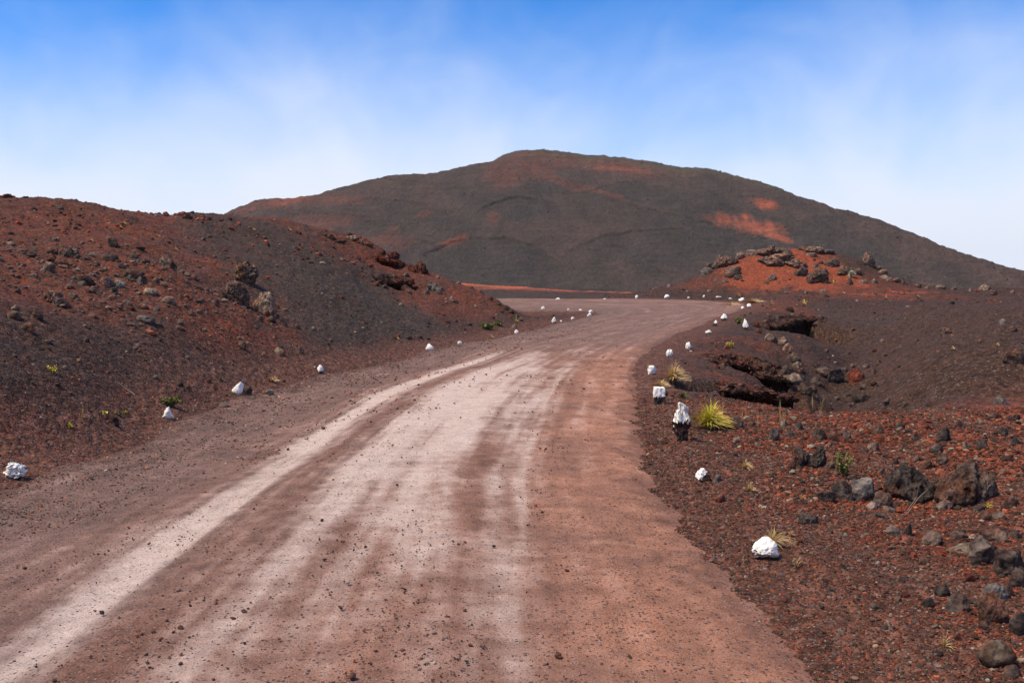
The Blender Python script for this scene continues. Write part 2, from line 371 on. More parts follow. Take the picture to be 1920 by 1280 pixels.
# signed distance to the road (positive inside)
poly = np.vstack([catmull(EL, 6), catmull(ER, 6)[::-1]])
ED = np.full(GX.shape, -50.0); TL = np.zeros(GX.shape)
msk = (R2 < 75) & (GX > -26) & (GX < 16) & (GY > -3)
ix = np.argwhere(msk); X_, Y_ = GX[msk], GY[msk]
dmin = np.empty(len(X_)); ins = np.zeros(len(X_), bool)
seg_a, seg_b = poly, np.roll(poly, -1, 0)
for i in range(0, len(X_), 20000):
    x, y = X_[i:i + 20000, None], Y_[i:i + 20000, None]
    ab = seg_b - seg_a
    t_ = np.clip(((x - seg_a[:, 0]) * ab[:, 0] + (y - seg_a[:, 1]) * ab[:, 1]) / (ab ** 2).sum(1).clip(1e-9), 0, 1)[:, :]
    dd = (x - seg_a[:, 0] - t_ * ab[:, 0]) ** 2 + (y - seg_a[:, 1] - t_ * ab[:, 1]) ** 2
    dmin[i:i + 20000] = np.sqrt(dd.min(1))
    cr = ((seg_a[:, 1] > y) != (seg_b[:, 1] > y)) & (x < ab[:, 0] * (y - seg_a[:, 1]) / np.where(np.abs(ab[:, 1]) < 1e-9, 1e-9, ab[:, 1]) + seg_a[:, 0])
    ins[i:i + 20000] = cr.sum(1) % 2 == 1
ED[msk] = np.where(ins, dmin, -dmin)

def hit_grid(Z):
    def hit(px, py):
        """world point where the view through a photograph pixel meets the ground"""
        x, y, z = ray(px, py); az = math.atan2(x, y); h = math.hypot(x, y)
        j = np.interp(az, AF, np.arange(len(AF))); j0 = int(min(max(j, 0), len(AF) - 2)); fj = j - j0
        col = Z[:, j0] * (1 - fj) + Z[:, j0 + 1] * fj
        d = CAM_H + z / h * RR - col
        k = np.argmax(d < 0)
        if k == 0: k = len(RR) - 36
        f = d[k - 1] / (d[k - 1] - d[k]); r = RR[k - 1] + f * (RR[k] - RR[k - 1])
        return Vector((r * math.sin(az), r * math.cos(az), float(col[k - 1] + f * (col[k] - col[k - 1]))))
    return hit
hit = hit_grid(GZ)

# low ridge beyond the bend
pxx = 960 + GX / np.maximum(GY, 1) * F
zt = 1.9 + (540 - np.interp(pxx, [700, 860, 950, 1010, 1080, 1160, 1260], [527, 531.5, 537.5, 541.5, 545, 548.5, 553])) / F * 125
mk_ = (GY > 95) & (GY < 150) & (np.abs(GX) < 30)
GZ = np.where(mk_, np.maximum(GZ, zt - np.where(GY < 125, 0.0028, 0.02) * (GY - 125) ** 2), GZ)
hit = hit_grid(GZ)

# pits: undercut hollows below crusts
def pit(px, py, rx, ry, rot, depth, soft=0.35):
    global GZ
    c = hit(px, py); r = math.radians(rot)
    u = (GX - c.x) * math.cos(r) + (GY - c.y) * math.sin(r); v = -(GX - c.x) * math.sin(r) + (GY - c.y) * math.cos(r)
    wob = 1 + 0.25 * fbm(GX * 1.5, GY * 1.5, 3.3, 3)
    d = np.sqrt((u / rx) ** 2 + (v / ry) ** 2) * wob
    GZ = GZ - depth * (1 - sstep(1 - soft, 1 + soft * 0.4, d))
def ridge(px, py, rx, ry, rot, h):
    pit(px, py, rx, ry, rot, -h, 0.8)
def carve(p, depth, width, ramp=0.5):
    """undercut: the ground drops steeply in front of a lip that runs through ground pixels p"""
    global GZ
    Q = catmull([tuple(hit(*q))[:2] for q in p], 10); seg_ = np.gradient(Q, axis=0); seg_ /= np.linalg.norm(seg_, axis=1)[:, None]
    nr = np.stack([seg_[:, 1], -seg_[:, 0]], 1)
    if nr[:, 1].mean() > 0: nr = -nr
    mk = (np.abs(GX - Q[:, 0].mean()) < 6) & (np.abs(GY - Q[:, 1].mean()) < 6) & near
    d = np.stack([GX[mk], GY[mk]], 1)[:, None] - Q[None]; i_ = (d ** 2).sum(-1).argmin(1); rows_ = np.arange(len(i_))
    s_ = (d[rows_, i_] * nr[i_]).sum(1); tg = np.abs((d[rows_, i_] * seg_[i_]).sum(1))
    wob = 0.10 * fbm(GX[mk] * 3, GY[mk] * 3, 1.7, 3)
    end = np.sin(np.pi * np.clip((i_ + 0.5) / len(Q), 0, 1)) ** 0.5 * (1 - sstep(0.1, 0.4, tg))
    GZ[mk] -= depth * end * sstep(-0.06, 0.06, s_ + wob) * (1 - sstep(width * ramp, width, s_ + wob))
LIPS = [([(1335,676),(1370,674),(1410,682),(1450,698),(1482,712)], 0.95, 2.4), ([(1350,714),(1385,724),(1420,734),(1455,738),(1485,736)], 0.80, 2.0),
        ([(1418,614),(1445,604),(1475,596),(1510,594),(1545,602)], 1.05, 3.4), ([(704,524),(728,522),(752,524),(776,538)], 0.95, 2.2), ([(700,480),(722,484),(745,492)], 0.45, 1.2)]
hit0 = hit_grid(GZ.copy())
for L_ in LIPS: carve(*L_)
ridge(1810, 690, 2.6, 2.6, 0, 0.42)
pit(1620, 735, 1.5, 2.4, -15, 0.40, 0.8)
ridge(1905, 860, 1.1, 1.0, 0, 0.22)
ridge(1800, 840, 0.8, 0.6, 0, 0.08)
ridge(1580, 850, 0.9, 0.6, -20, 0.07)
pit(1730, 940, 0.9, 0.5, -10, 0.10, 0.7)

off = np.clip(-ED, 0, None)                       # metres away from the road
rough = sstep(0.2, 2.5, off)
amp_far = np.clip(R2 / 20, 0.35, 2.5)
flat = near.astype(float)
ns = np.zeros(GX.shape); k = near & (np.abs(A2) < math.radians(67)) & (GY > 0)
x, y = GX[k], GY[k]
ns[k] = 0.10 * fbm(x * 0.55, y * 0.55, 0.3, 3) + 0.075 * fbm(x * 1.7, y * 1.7, 5.1, 4, 0.55) * rough[k]
# stony crust on the ridges
cr = fbm(x * 0.25, y * 0.25, 9.1, 2)
ns[k] += 0.12 * sstep(0.0, 0.35, cr) * fbm(x * 2.3, y * 2.3, 2.2, 4, 0.6, True) * rough[k]
GZ = GZ + ns * (0.12 + 0.88 * rough) * flat * np.clip(amp_far, 0.35, 1.25) * (1 - sstep(0.0, 0.5, ED))
gr = np.zeros(GX.shape); k2 = k & (R2 < 40)
gr[k2] = fbm(GX[k2] * 9, GY[k2] * 9, 1.2, 2, 0.6)
GZ = GZ + gr * 0.018 * (1 - sstep(0.1, 0.5, ED))
en = np.zeros(GX.shape); k3 = (np.abs(ED) < 2) & (R2 < 60); en[k3] = fbm(GX[k3] * 1.6, GY[k3] * 1.6, 8.3, 4, 0.6)
GZ = GZ - 0.06 * sstep(-0.05, 0.40, ED + 0.35 * en) + 0.02 * en * np.exp(-(ED / 0.6) ** 2)
# low windrow of graded gravel along both edges
GZ = GZ + 0.03 * np.exp(-((ED + 0.45) / 0.25) ** 2) * (R2 < 30) * (1 + gr)
hit = hit_grid(GZ)
def ground(x, y):
    r = np.hypot(x, y); a = np.arctan2(x, y)
    i = np.interp(r, RR, np.arange(len(RR))); j = np.interp(a, AF, np.arange(len(AF)))
    i0 = np.clip(i.astype(int), 0, len(RR) - 2); j0 = np.clip(j.astype(int), 0, len(AF) - 2); fi, fj = i - i0, j - j0
    g = lambda G: (G[i0, j0] * (1 - fi) * (1 - fj) + G[i0 + 1, j0] * fi * (1 - fj) + G[i0, j0 + 1] * (1 - fi) * fj + G[i0 + 1, j0 + 1] * fi * fj)
    return g(GZ), g(ED)

# ------------------------------------------------------------------ ground colour (albedo of the different cinders)
C_DARK, C_RED, C_OR, C_MIX, C_GREY = [np.array(c) for c in ((0.041,0.0285,0.0235),(0.132,0.039,0.021),(0.205,0.056,0.028),(0.100,0.049,0.037),(0.042,0.034,0.029))]
mixn = np.zeros(GX.shape); mixn[near] = fbm(GX[near] * 0.45, GY[near] * 0.45, 7.7, 4, 0.6)
mixf = np.zeros(GX.shape); mixf[k] = fbm(GX[k] * 2.2, GY[k] * 2.2, 3.7, 4, 0.65)
red = np.full(GX.shape, 0.07); org = np.zeros(GX.shape); gry = np.zeros(GX.shape); shl = np.zeros(GX.shape)
def blob(px, py, rx, ry=None, rot=0):
    c = hit(px, py); ry = ry or rx; r = math.radians(rot)
    u = (GX - c.x) * math.cos(r) + (GY - c.y) * math.sin(r); v = -(GX - c.x) * math.sin(r) + (GY - c.y) * math.cos(r)
    d = np.sqrt((u / rx) ** 2 + (v / ry) ** 2) + 0.45 * mixn + 0.60 * mixf
    return 1 - sstep(0.45, 1.15, d)
for a in [(40,430,5,9),(20,500,3.5,6),(130,440,4,8),(250,500,2.6,5),(330,540,2.2,4.5),(420,500,2.0,4),(480,590,1.6,4.0),(400,610,1.3,3),(230,440,3,5),(350,430,4,4),(560,430,3,4),(640,450,4,3),(690,470,2.2,4),
          (735,500,1.6,4),(790,510,2.0,4),(800,560,1.5,3.5),(850,570,1.6,3),(880,560,1.6,3),(60,830,1.1,1.0),(30,540,1.5,2),(510,630,1.0,2.4)]:
    red = np.maximum(red, 0.62 * blob(*a))
for a in [(1430,570,3,3),(1490,580,3,3),(1550,590,2.2,2.6),(1390,670,1.6,2.6),(1380,720,1.2,1.5),(1450,712,1.4,1.0),(1640,560,8,2),(1400,640,2,2),(1330,530,3,2),(1600,540,4,3),(1660,540,4,3)]:
    red = np.maximum(red, 0.55 * blob(*a))
for a in [(1440,505,2.6,5),(1480,520,2.6,4.0),(1400,515,1.6,3.4),(1500,485,2.4,4),(1555,505,1.3,3.5),(1590,525,1.5,2.2),(1510,530,2.2,2),(1700,549,2.4,0.5),(1640,551,2.0,.4)]:
    org = np.maximum(org, blob(*a))
orr = np.zeros(GX.shape)
for wx, wy, ra, rb in [(-7,131,7,24),(-1,131,7,22),(5,131,7,20),(11,131,7,18)]:
    orr = np.maximum(orr, (1 - sstep(0.45, 1.15, np.sqrt(((GX - wx) / ra) ** 2 + ((GY - wy) / rb) ** 2) + 0.3 * mixn)))
for a in [(560,520,3.0,6),(640,540,2.2,5),(480,450,3,6),(700,590,2,4),(740,590,1.5,3),(620,600,1.8,4),(1900,870,1.5,1.2),(1560,760,1.5,1.2),(1600,600,1.6,5),(960,556,20,14)]:
    gry = np.maximum(gry, blob(*a))
right_flat = sstep(0.0, 0.8, GX - 1.4) * (1 - sstep(15.2, 17.5, GY)) * (GY > 0)
shl = np.maximum(right_flat * (0.72 + 0.55 * mixn), sstep(-1.5, -0.3, ED))
shl = np.clip(shl, 0, 1)
red = np.clip(red * (1 + 0.7 * mixf) + 0.12 * mixn + 0.16 * mixf, 0, 1)
L3 = lambda a, b, t: a + (b - a) * t[..., None]
GC = L3(np.broadcast_to(C_DARK, GX.shape + (3,)), C_RED, red)
GC = L3(GC, C_GREY, gry * 0.8); GC = L3(GC, C_MIX, shl * 0.9); GC = L3(GC, C_OR, np.clip(org, 0, 1))
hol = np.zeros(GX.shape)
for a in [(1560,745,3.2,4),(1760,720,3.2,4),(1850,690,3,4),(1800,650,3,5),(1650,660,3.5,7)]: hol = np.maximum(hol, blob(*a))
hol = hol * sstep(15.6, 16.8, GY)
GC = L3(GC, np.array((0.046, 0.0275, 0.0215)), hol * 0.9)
GC = L3(GC, np.array((0.34, 0.10, 0.05)), orr)
rd = right_flat * sstep(0.35, 1.3, -ED) * sstep(-0.05, 0.35, fbm(GX * 0.7, GY * 0.7, 2.9, 3) + 0.25 * sstep(2.4, 3.4, GX))
GC = L3(GC, np.array((0.135, 0.043, 0.028)), rd * 0.75)
GC = GC * np.array((1.08, 1.00, 0.84))
GC = GC * (1 + 0.15 * right_flat)[..., None]
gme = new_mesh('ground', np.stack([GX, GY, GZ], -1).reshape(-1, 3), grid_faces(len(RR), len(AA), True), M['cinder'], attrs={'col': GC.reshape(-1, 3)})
# close the sheet below the camera
bm = bmesh.new(); bm.from_mesh(gme); bm.verts.ensure_lookup_table(); bm.faces.new([bm.verts[i] for i in range(len(AA))][::-1]); bm.to_mesh(gme); bm.free()
tag(link('ground', gme), 'dark and red volcanic cinder ground with hills, mound and hollow beside the road', 'ground', kind='structure')

# ------------------------------------------------------------------ road sheet
seg = np.concatenate([[0], np.cumsum(np.hypot(*np.diff((Ls + Rs) / 2, axis=0).T))])
sst = np.interp(3.5, (Ls + Rs)[:, 1] / 2, seg)
sv = np.concatenate([np.linspace(0, sst, 30)[:-1], sst + (np.geomspace(1, 26, 1050) - 1) / 25 * (seg[-1] - sst)])
NW = 150
tw = np.linspace(0, 1, NW)
Lx = np.stack([np.interp(sv, seg, Ls[:, i]) for i in (0, 1)], 1); Rx = np.stack([np.interp(sv, seg, Rs[:, i]) for i in (0, 1)], 1)
PX = Lx[:, None, 0] * (1 - tw) + Rx[:, None, 0] * tw; PY = Lx[:, None, 1] * (1 - tw) + Rx[:, None, 1] * tw
WD = np.hypot(*(Rx - Lx).T)[:, None]; SD = np.broadcast_to(sv[:, None], PX.shape)
TT = np.broadcast_to(tw, PX.shape)
ed = np.minimum(TT, 1 - TT) * WD
PZ = base(PX, PY)
mid = fbm(PX * 1.3, PY * 1.3, 4.4, 3)
PZ = PZ + 0.012 - 0.035 * (1 - sstep(0.0, 0.28, ed)) + 0.010 * mid + 0.006 * fbm(PX * 7, PY * 7, 8.8, 2)
n_wash = fbm(sv[:, None] * 3.4 + 0 * TT, TT * 2.0, 14.0, 2)   # washboard
# wheel ruts: shallow
lat = TT * 6.6                                    # nominal metres from the left edge
rut = lambda c, wdt: np.exp(-((lat - c - 0.12 * np.sin(SD * 0.21)) / wdt) ** 2)
PZ = PZ + 0.007 * n_wash - 0.018 * (rut(2.45, 0.32) + rut(4.0, 0.35) + rut(5.0, 0.3))
# colour
st = lambda f1, f2, z, o=4: fbm(SD * f1, lat * f2, z, o, 0.6)
sd0 = SD - sst                                    # metres ahead of the bottom of the picture
C_MAUVE, C_PALE, C_BROWN, C_REDR, C_GRAV = [np.array(c) for c in ((0.200,0.118,0.096),(0.60,0.45,0.37),(0.255,0.135,0.097),(0.33,0.155,0.097),(0.165,0.106,0.088))]
far = sstep(19, 27, sd0)
n_long = st(0.35, 1.6, 1.0); n_patch = st(0.9, 1.1, 5.0); n_fine = st(3.5, 5.5, 9.0, 4); n_str = st(0.25, 7.0, 12.0, 3); n_rip = st(3.0, 0.7, 21.0, 3); n_trk = st(0.10, 3.0, 33.0, 3)
pale = 1.05 * rut(2.42, 0.27) * (1 - sstep(20, 26, sd0)) + 0.78 * np.exp(-((lat - 3.55) / 0.46) ** 2) * (0.38 + 0.62 * sstep(-1, 7, sd0)) + 0.55 * np.exp(-((lat - 4.3) / 0.35) ** 2) * sstep(-2, 7, sd0) + 0.42 * np.exp(-((lat - 5.05) / 0.3) ** 2)
pale = pale + 0.55 * np.exp(-((sd0 - 12) / 5.5) ** 2) * np.exp(-((lat - 3.9) / 1.4) ** 2)
pale = pale * (1 - 0.9 * far)
pale = pale * (1 - 0.55 * np.exp(-((lat - 3.0) / 0.2) ** 2))
pale = np.clip(sstep(0.10, 1.18, pale + 0.30 * n_long + 0.28 * n_patch + 0.50 * n_str + 0.34 * n_trk + 0.16 * n_rip + 0.22 * n_fine), 0, 1)
leftg = 1 - sstep(1.0, 2.1, lat + 0.5 * n_long + 0.3 * n_patch)
redr = sstep(4.9, 6.2, lat + 0.6 * n_patch) * (1 - 0.6 * far)
brown = sstep(2.6, 4.0, lat + 0.4 * n_long) * (1 - far)
RC = np.broadcast_to(C_MAUVE, PX.shape + (3,))
RC = L3(RC, C_BROWN, brown * 0.85); RC = L3(RC, C_REDR, redr * (0.6 + 0.5 * n_patch).clip(0, 1))
RC = L3(RC, C_GRAV, np.clip(leftg * 0.8 + far * 0.35, 0, 1)); pale = pale * (1 - np.clip(leftg * 0.8 + far * 0.35, 0, 1))
centre_dirt = np.exp(-((lat - 3.05) / 0.24) ** 2) * sstep(-0.1, 0.3, n_patch + n_rip * 0.6) * (1 - far)
RC = L3(RC, np.array((0.155, 0.078, 0.055)), np.clip(centre_dirt * 1.1, 0, 0.9))
RC = L3(RC, C_MIX, (1 - sstep(0.05, 0.55, ed + 0.25 * n_fine + 0.3 * n_patch)) * 0.85 * (0.45 + 0.55 * (TT < 0.5)))
RC = RC * np.array((1.30, 1.22, 1.10)) * (1 + 0.36 * n_fine + 0.26 * n_str + 0.22 * n_trk + 0.28 * n_patch + 0.16 * n_rip)[..., None]
RC = L3(RC, np.array((0.13, 0.068, 0.050)), 0.55 * sstep(0.25, 0.6, st(1.6, 2.4, 41.0)) * np.exp(-((lat - 3.1) / 0.45) ** 2) * (1 - far))
grit = np.clip(0.35 + 0.9 * leftg + 0.5 * far + 0.3 * redr - 0.75 * pale + 0.5 * n_patch + 0.6 * centre_dirt, 0, 1)
rme = new_mesh('road', np.stack([PX, PY, PZ], -1).reshape(-1, 3), grid_faces(len(sv), NW)[:, ::-1], M['road'], attrs={'col': RC.reshape(-1, 3).clip(0.01, 0.8), 'grit': grit.ravel(), 'pale': (pale * (1 - 0.6 * centre_dirt)).ravel()})
tag(link('road', rme), 'dusty red gravel road curving away round the bend', 'road', kind='structure')

# ------------------------------------------------------------------ the big cinder cone behind
SK = np.array([(-700,520),(-300,480),(0,455),(250,425),(330,412),(410,402),(450,385),(480,373),(500,369),(545,368),(600,363),(640,349),(680,338),(720,330),(750,324),(790,321),(820,318),(850,312),(880,305),(905,302),(925,297),
               (945,288),(970,284),(1010,282),(1060,284),(1130,291),(1200,300),(1280,315),(1330,317),(1380,329),(1450,350),(1520,372),(1560,386),(1640,405),(1720,434),(1800,463),(1860,483),(1920,504),(2050,548),(2300,600),(2700,620)], float)
px = np.linspace(-600, 2600, 900); vv = np.concatenate([np.linspace(-0.08, 1.0, 210), np.linspace(1.0, 1.5, 30)[1:]])
skl = np.interp(px, SK[:, 0], SK[:, 1]) + 1.5 * fbm(px / 22.0, 0.5, 0.5, 5, 0.65) * (px < 1000) + 0.9 * fbm(px / 12.0, 0.5, 0.5, 4, 0.65)
rise = np.maximum(540 - skl, -20) / F
YB = 300.0
YC = YB / (1 - 1.75 * np.maximum(rise, 0.01)); ZC = CAM_H + rise * YC - 0.9
VV, PXg = np.meshgrid(vv, px, indexing='ij'); YCg = np.broadcast_to(YC, VV.shape); ZCg = np.broadcast_to(ZC, VV.shape)
MY = YB + (YCg - YB) * VV
prof = np.where(VV < 1, VV * (1.15 - 0.15 * np.clip(VV, 0, 1) ** 6.5), 1 - 1.1 * (VV - 1) ** 2 * 3)
MZ = -4 + (ZCg + 4) * prof
MX = (PXg - 960) / F * MY / cP
PYg = 540 - (MZ - CAM_H) / MY * F                 # used only to lay the scars along the slope
LOBE = np.zeros(PXg.shape)
def scar(path, amp, length, up=5.0):
    """landslide scar: a lip along the path, hollowed below it"""
    global MZ, MY
    p = np.array(path, float); yc = np.interp(PXg, p[:, 0], p[:, 1]) + 4.0 * fbm(PXg / 30, 0.0, path[0][0] * 0.1, 4, 0.6)
    inside = sstep(p[0, 0] - 5, p[0, 0] + 40, PXg) * (1 - sstep(p[-1, 0] - 40, p[-1, 0] + 5, PXg))
    d = PYg - yc
    o = np.where(d > 0, np.exp(-d / length) * sstep(0, 1.2, d), 0) * inside * amp * (0.9 + 0.6 * fbm(PXg / 45, 2.0, path[1][0] * 0.1, 3)).clip(0, 2)
    LOBE[:] = np.maximum(LOBE, np.where(d > 0, np.exp(-d / (length * 1.4)) * sstep(0, 3, d), 0) * inside * min(1, amp / 2.5))
    MZ = MZ - o * 0.13; MY = MY + o * 0.18
scar([(780,485),(810,468),(850,450),(890,446),(950,447),(1000,460),(1045,485),(1075,520)], 3.2, 34)
scar([(1030,520),(1055,480),(1090,455),(1140,437),(1200,430),(1270,432),(1330,450),(1370,470)], 2.6, 30)
scar([(880,405),(915,383),(960,370),(1000,368),(1040,380),(1075,402)], 3.0, 22)
scar([(960,308),(1020,325),(1080,345),(1120,362),(1180,384),(1260,405),(1340,420),(1420,438),(1480,456)], 2.4, 26)
scar([(1090,362),(1140,345),(1180,340),(1230,352),(1270,372)], 2.2, 20)
scar([(640,385),(700,372),(760,374),(830,392),(870,410)], 2.0, 24)
scar([(1300,385),(1380,392),(1480,410),(1560,428),(1640,450)], 1.4, 18)
scar([(520,405),(600,398),(680,410),(740,428)], 1.8, 20)
scar([(940,300),(1040,296),(1120,306),(1200,318),(1260,330)], 1.8, 10)
MX = (PXg - 960) / F * MY / cP
q = (VV > 0)
MZ = MZ + q * (1.9 * fbm(MX * 0.026, MY * 0.026, 0.1, 3) + 0.42 * fbm(MX * 0.14, MY * 0.14, 1.1, 4, 0.6) + 0.12 * fbm(MX * 0.7, MY * 0.7, 2.1, 3, 0.6))
# shallow runnels down the slope
MZ = MZ + q * 0.45 * fbm(PXg / 16.0, VV * 1.2, 6.0, 3, 0.55) * np.clip(VV, 0, 1)
mn = fbm(MX * 0.02, MY * 0.02, 4.0, 4, 0.55); mf = fbm(MX * 0.09, MY * 0.09, 8.0, 4, 0.6)
mg = fbm(MX * 0.35, MY * 0.2, 5.0, 4, 0.65)
V_GREY, V_BROWN, V_RED, V_OR, V_GREEN = [np.array(c) for c in ((0.042,0.037,0.033),(0.062,0.043,0.036),(0.17,0.060,0.040),(0.33,0.088,0.045),(0.072,0.066,0.034))]
def mblob(cx, cy, rx, ry, rot=0):
    r = math.radians(rot); u = (PXg - cx) * math.cos(r) + (PYg - cy) * math.sin(r); v = -(PXg - cx) * math.sin(r) + (PYg - cy) * math.cos(r)
    return 1 - sstep(0.25, 1.25, np.sqrt((u / rx) ** 2 + (v / ry) ** 2) + 0.55 * mn + 0.65 * mf + 0.5 * mg)
brn = np.clip(0.35 + 0.9 * mn + 0.5 * mf + 0.6 * (1 - sstep(0, 90, PYg - skl)), 0, 1)
for a in [(900,505,140,60),(1230,480,130,40),(980,400,90,28),(1600,470,220,50,18),(1170,365,90,20)]: brn = brn * (1 - 0.85 * mblob(*a))
MC = L3(np.broadcast_to(V_GREY, MX.shape + (3,)), V_BROWN, brn)
MC = L3(MC, V_GREY * 0.86, LOBE * 0.75)
rdm = np.zeros(MX.shape)
for a in [(540,380,70,14,-6),(470,392,40,12,-20),(640,378,60,12,0),(1080,305,160,14,5),(1000,318,50,18,10),(1040,335,60,9,22),(1130,362,60,7,20),(1170,318,90,16,8),(845,453,42,8,-16),(800,400,22,8,-25),(740,431,14,6,0),(925,412,14,20,20),(950,330,40,26,0),(600,420,90,18,0),(720,455,60,18,0)]:
    rdm = np.maximum(rdm, 0.36 * mblob(*a))
MC = L3(MC, V_RED, rdm)
om = np.zeros(MX.shape)
for a in [(1405,420,62,13,8),(1450,440,45,7,18),(1430,383,26,9,12),(1395,405,14,10,0)]: om = np.maximum(om, 0.62 * mblob(*a))
for a in [(540,378,34,6,-10),(846,452,22,4,-16),(1160,318,70,5,6)]: om = np.maximum(om, 0.3 * mblob(*a))
MC = L3(MC, V_OR, om)
grn = (1 - sstep(0, 26, PYg - skl)) * sstep(940, 1040, PXg) * (1 - sstep(1330, 1600, PXg)) * (0.6 + mf).clip(0, 1)
MC = L3(MC, V_GREEN, grn * 0.8)
MC = MC * (1 + 0.30 * fbm(PXg / 60 + PYg / 40, PYg / 5.0, 3.0, 3) * (VV > 0) + 0.25 * mf)[..., None] * np.array((1.04, 0.98, 0.88))
vme = new_mesh('hill', np.stack([MX, MY, MZ], -1).reshape(-1, 3), grid_faces(len(vv), len(px)), M['volcano'], attrs={'col': MC.reshape(-1, 3)})
tag(link('volcano_hill', vme), 'broad dark cinder cone with reddish patches rising behind the road', 'hill', kind='structure')

# ------------------------------------------------------------------ loose gravel and cinders (countless): instanced pebbles
def scatter(name, P, scl, rot, colr, label, cat, flat=0.65):
    nP = len(P)
    me = bpy.data.meshes.new(name); me.vertices.add(nP); me.vertices.foreach_set('co', np.asarray(P, np.float32).ravel())
    sc3 = np.stack([scl, scl * rng.uniform(0.65, 1.0, nP), scl * rng.uniform(0.4, 0.8, nP) * flat / 0.65], 1)
    for an, typ, arr, key in (('scl', 'FLOAT_VECTOR', sc3, 'vector'), ('rot', 'FLOAT_VECTOR', rot, 'vector'), ('col', 'FLOAT_COLOR', np.c_[colr, np.ones(nP)], 'color')):
        a = me.attributes.new(an, typ, 'POINT'); a.data.foreach_set(key, np.asarray(arr, np.float32).ravel())
    a = me.attributes.new('idx', 'INT', 'POINT'); a.data.foreach_set('value', rng.integers(0, 6, nP).astype(np.int32))
    o = link(name, me); tag(o, label, cat, kind='stuff')
    g = bpy.data.node_groups.get('pebble_scatter')
    if not g:
        g = bpy.data.node_groups.new('pebble_scatter', 'GeometryNodeTree')
        g.interface.new_socket('Geometry', in_out='INPUT', socket_type='NodeSocketGeometry'); g.interface.new_socket('Geometry', in_out='OUTPUT', socket_type='NodeSocketGeometry')
        t = NT(g); gi = t.add('NodeGroupInput'); go = t.add('NodeGroupOutput')
        jn = t.add('GeometryNodeJoinGeometry')
        for k in range(6):
            ic = t.add('GeometryNodeMeshIcoSphere', i_Radius=0.5, i_Subdivisions=2)
            nz = t.add('ShaderNodeTexNoise', noise_dimensions='4D', i_W=k * 7.3, i_Scale=2.1, i_Detail=2.0)
            sp = t.add('GeometryNodeSetPosition', i_Geometry=ic.outputs[0])
            vm = t.add('ShaderNodeVectorMath', operation='SUBTRACT'); t.l.new(nz.outputs['Color'], vm.inputs[0]); vm.inputs[1].default_value = (0.5, 0.5, 0.5)
            vs = t.add('ShaderNodeVectorMath', operation='SCALE'); t.l.new(vm.outputs[0], vs.inputs[0]); vs.inputs['Scale'].default_value = 0.95
            t.l.new(vs.outputs[0], sp.inputs['Offset'])
            sm = t.add('GeometryNodeSetMaterial', i_Geometry=sp.outputs[0]); sm.inputs['Material'].default_value = M['pebble']
            gt = t.add('GeometryNodeGeometryToInstance'); t.l.new(sm.outputs[0], gt.inputs[0]); t.l.new(gt.outputs[0], jn.inputs[0])
        def named(nm, ty):
            return t.add('GeometryNodeInputNamedAttribute', data_type=ty, i_Name=nm).outputs[0]
        ip = t.add('GeometryNodeInstanceOnPoints', i_Points=gi.outputs[0], i_Instance=jn.outputs[0])
        ip.inputs['Pick Instance'].default_value = True
        t.l.new(named('idx', 'INT'), ip.inputs['Instance Index']); t.l.new(named('scl', 'FLOAT_VECTOR'), ip.inputs['Scale'])
        er = t.add('FunctionNodeEulerToRotation'); t.l.new(named('rot', 'FLOAT_VECTOR'), er.inputs[0]); t.l.new(er.outputs[0], ip.inputs['Rotation'])
        t.l.new(ip.outputs[0], go.inputs[0])
    md = o.modifiers.new('pebbles', 'NODES'); md.node_group = g
    return o
PAL = np.array([(0.14,0.042,0.026),(0.22,0.060,0.034),(0.088,0.045,0.035),(0.052,0.035,0.029),(0.040,0.033,0.029),(0.16,0.108,0.086),(0.32,0.105,0.058),(0.25,0.21,0.175)])
PAL_RED = np.array([0.27, 0.15, 0.20, 0.14, 0.10, 0.055, 0.055, 0.03]); PAL_MIX = np.array([0.12, 0.05, 0.26, 0.22, 0.17, 0.11, 0.02, 0.05]); PAL_ROAD = np.array([0.06, 0.02, 0.28, 0.24, 0.20, 0.14, 0.02, 0.04])
PAL = PAL * np.array((1.10, 1.02, 0.88))
def pick(p, nn): return PAL[rng.choice(8, nn, p=p / p.sum())] * rng.uniform(0.7, 1.3, (nn, 1))
def polar(nn, r0, r1, a0, a1, pw=0.0):
    u = rng.uniform(0, 1, nn)
    r = np.exp(np.log(r0) + u * np.log(r1 / r0)); a = np.radians(rng.uniform(a0, a1, nn))
    return r * np.sin(a), r * np.cos(a)
def place(x, y, size, colr, name, label, cat, sink=0.12):
    z, e = ground(x, y); z = np.where(e > 0, np.maximum(z, base(x, y) + 0.012 - 0.035 * (1 - sstep(0.0, 0.28, e))), z)
    P = np.stack([x, y, z + size * (0.25 - sink)], 1)
    rot = np.stack([rng.normal(0, 0.25, len(x)), rng.normal(0, 0.25, len(x)), rng.uniform(0, 6.28, len(x))], 1)
    return scatter(name, P, size, rot, colr, label, cat)
def logn(nn, med, sg, lo, hi): return np.clip(med * np.exp(rng.normal(0, sg, nn)), lo, hi)

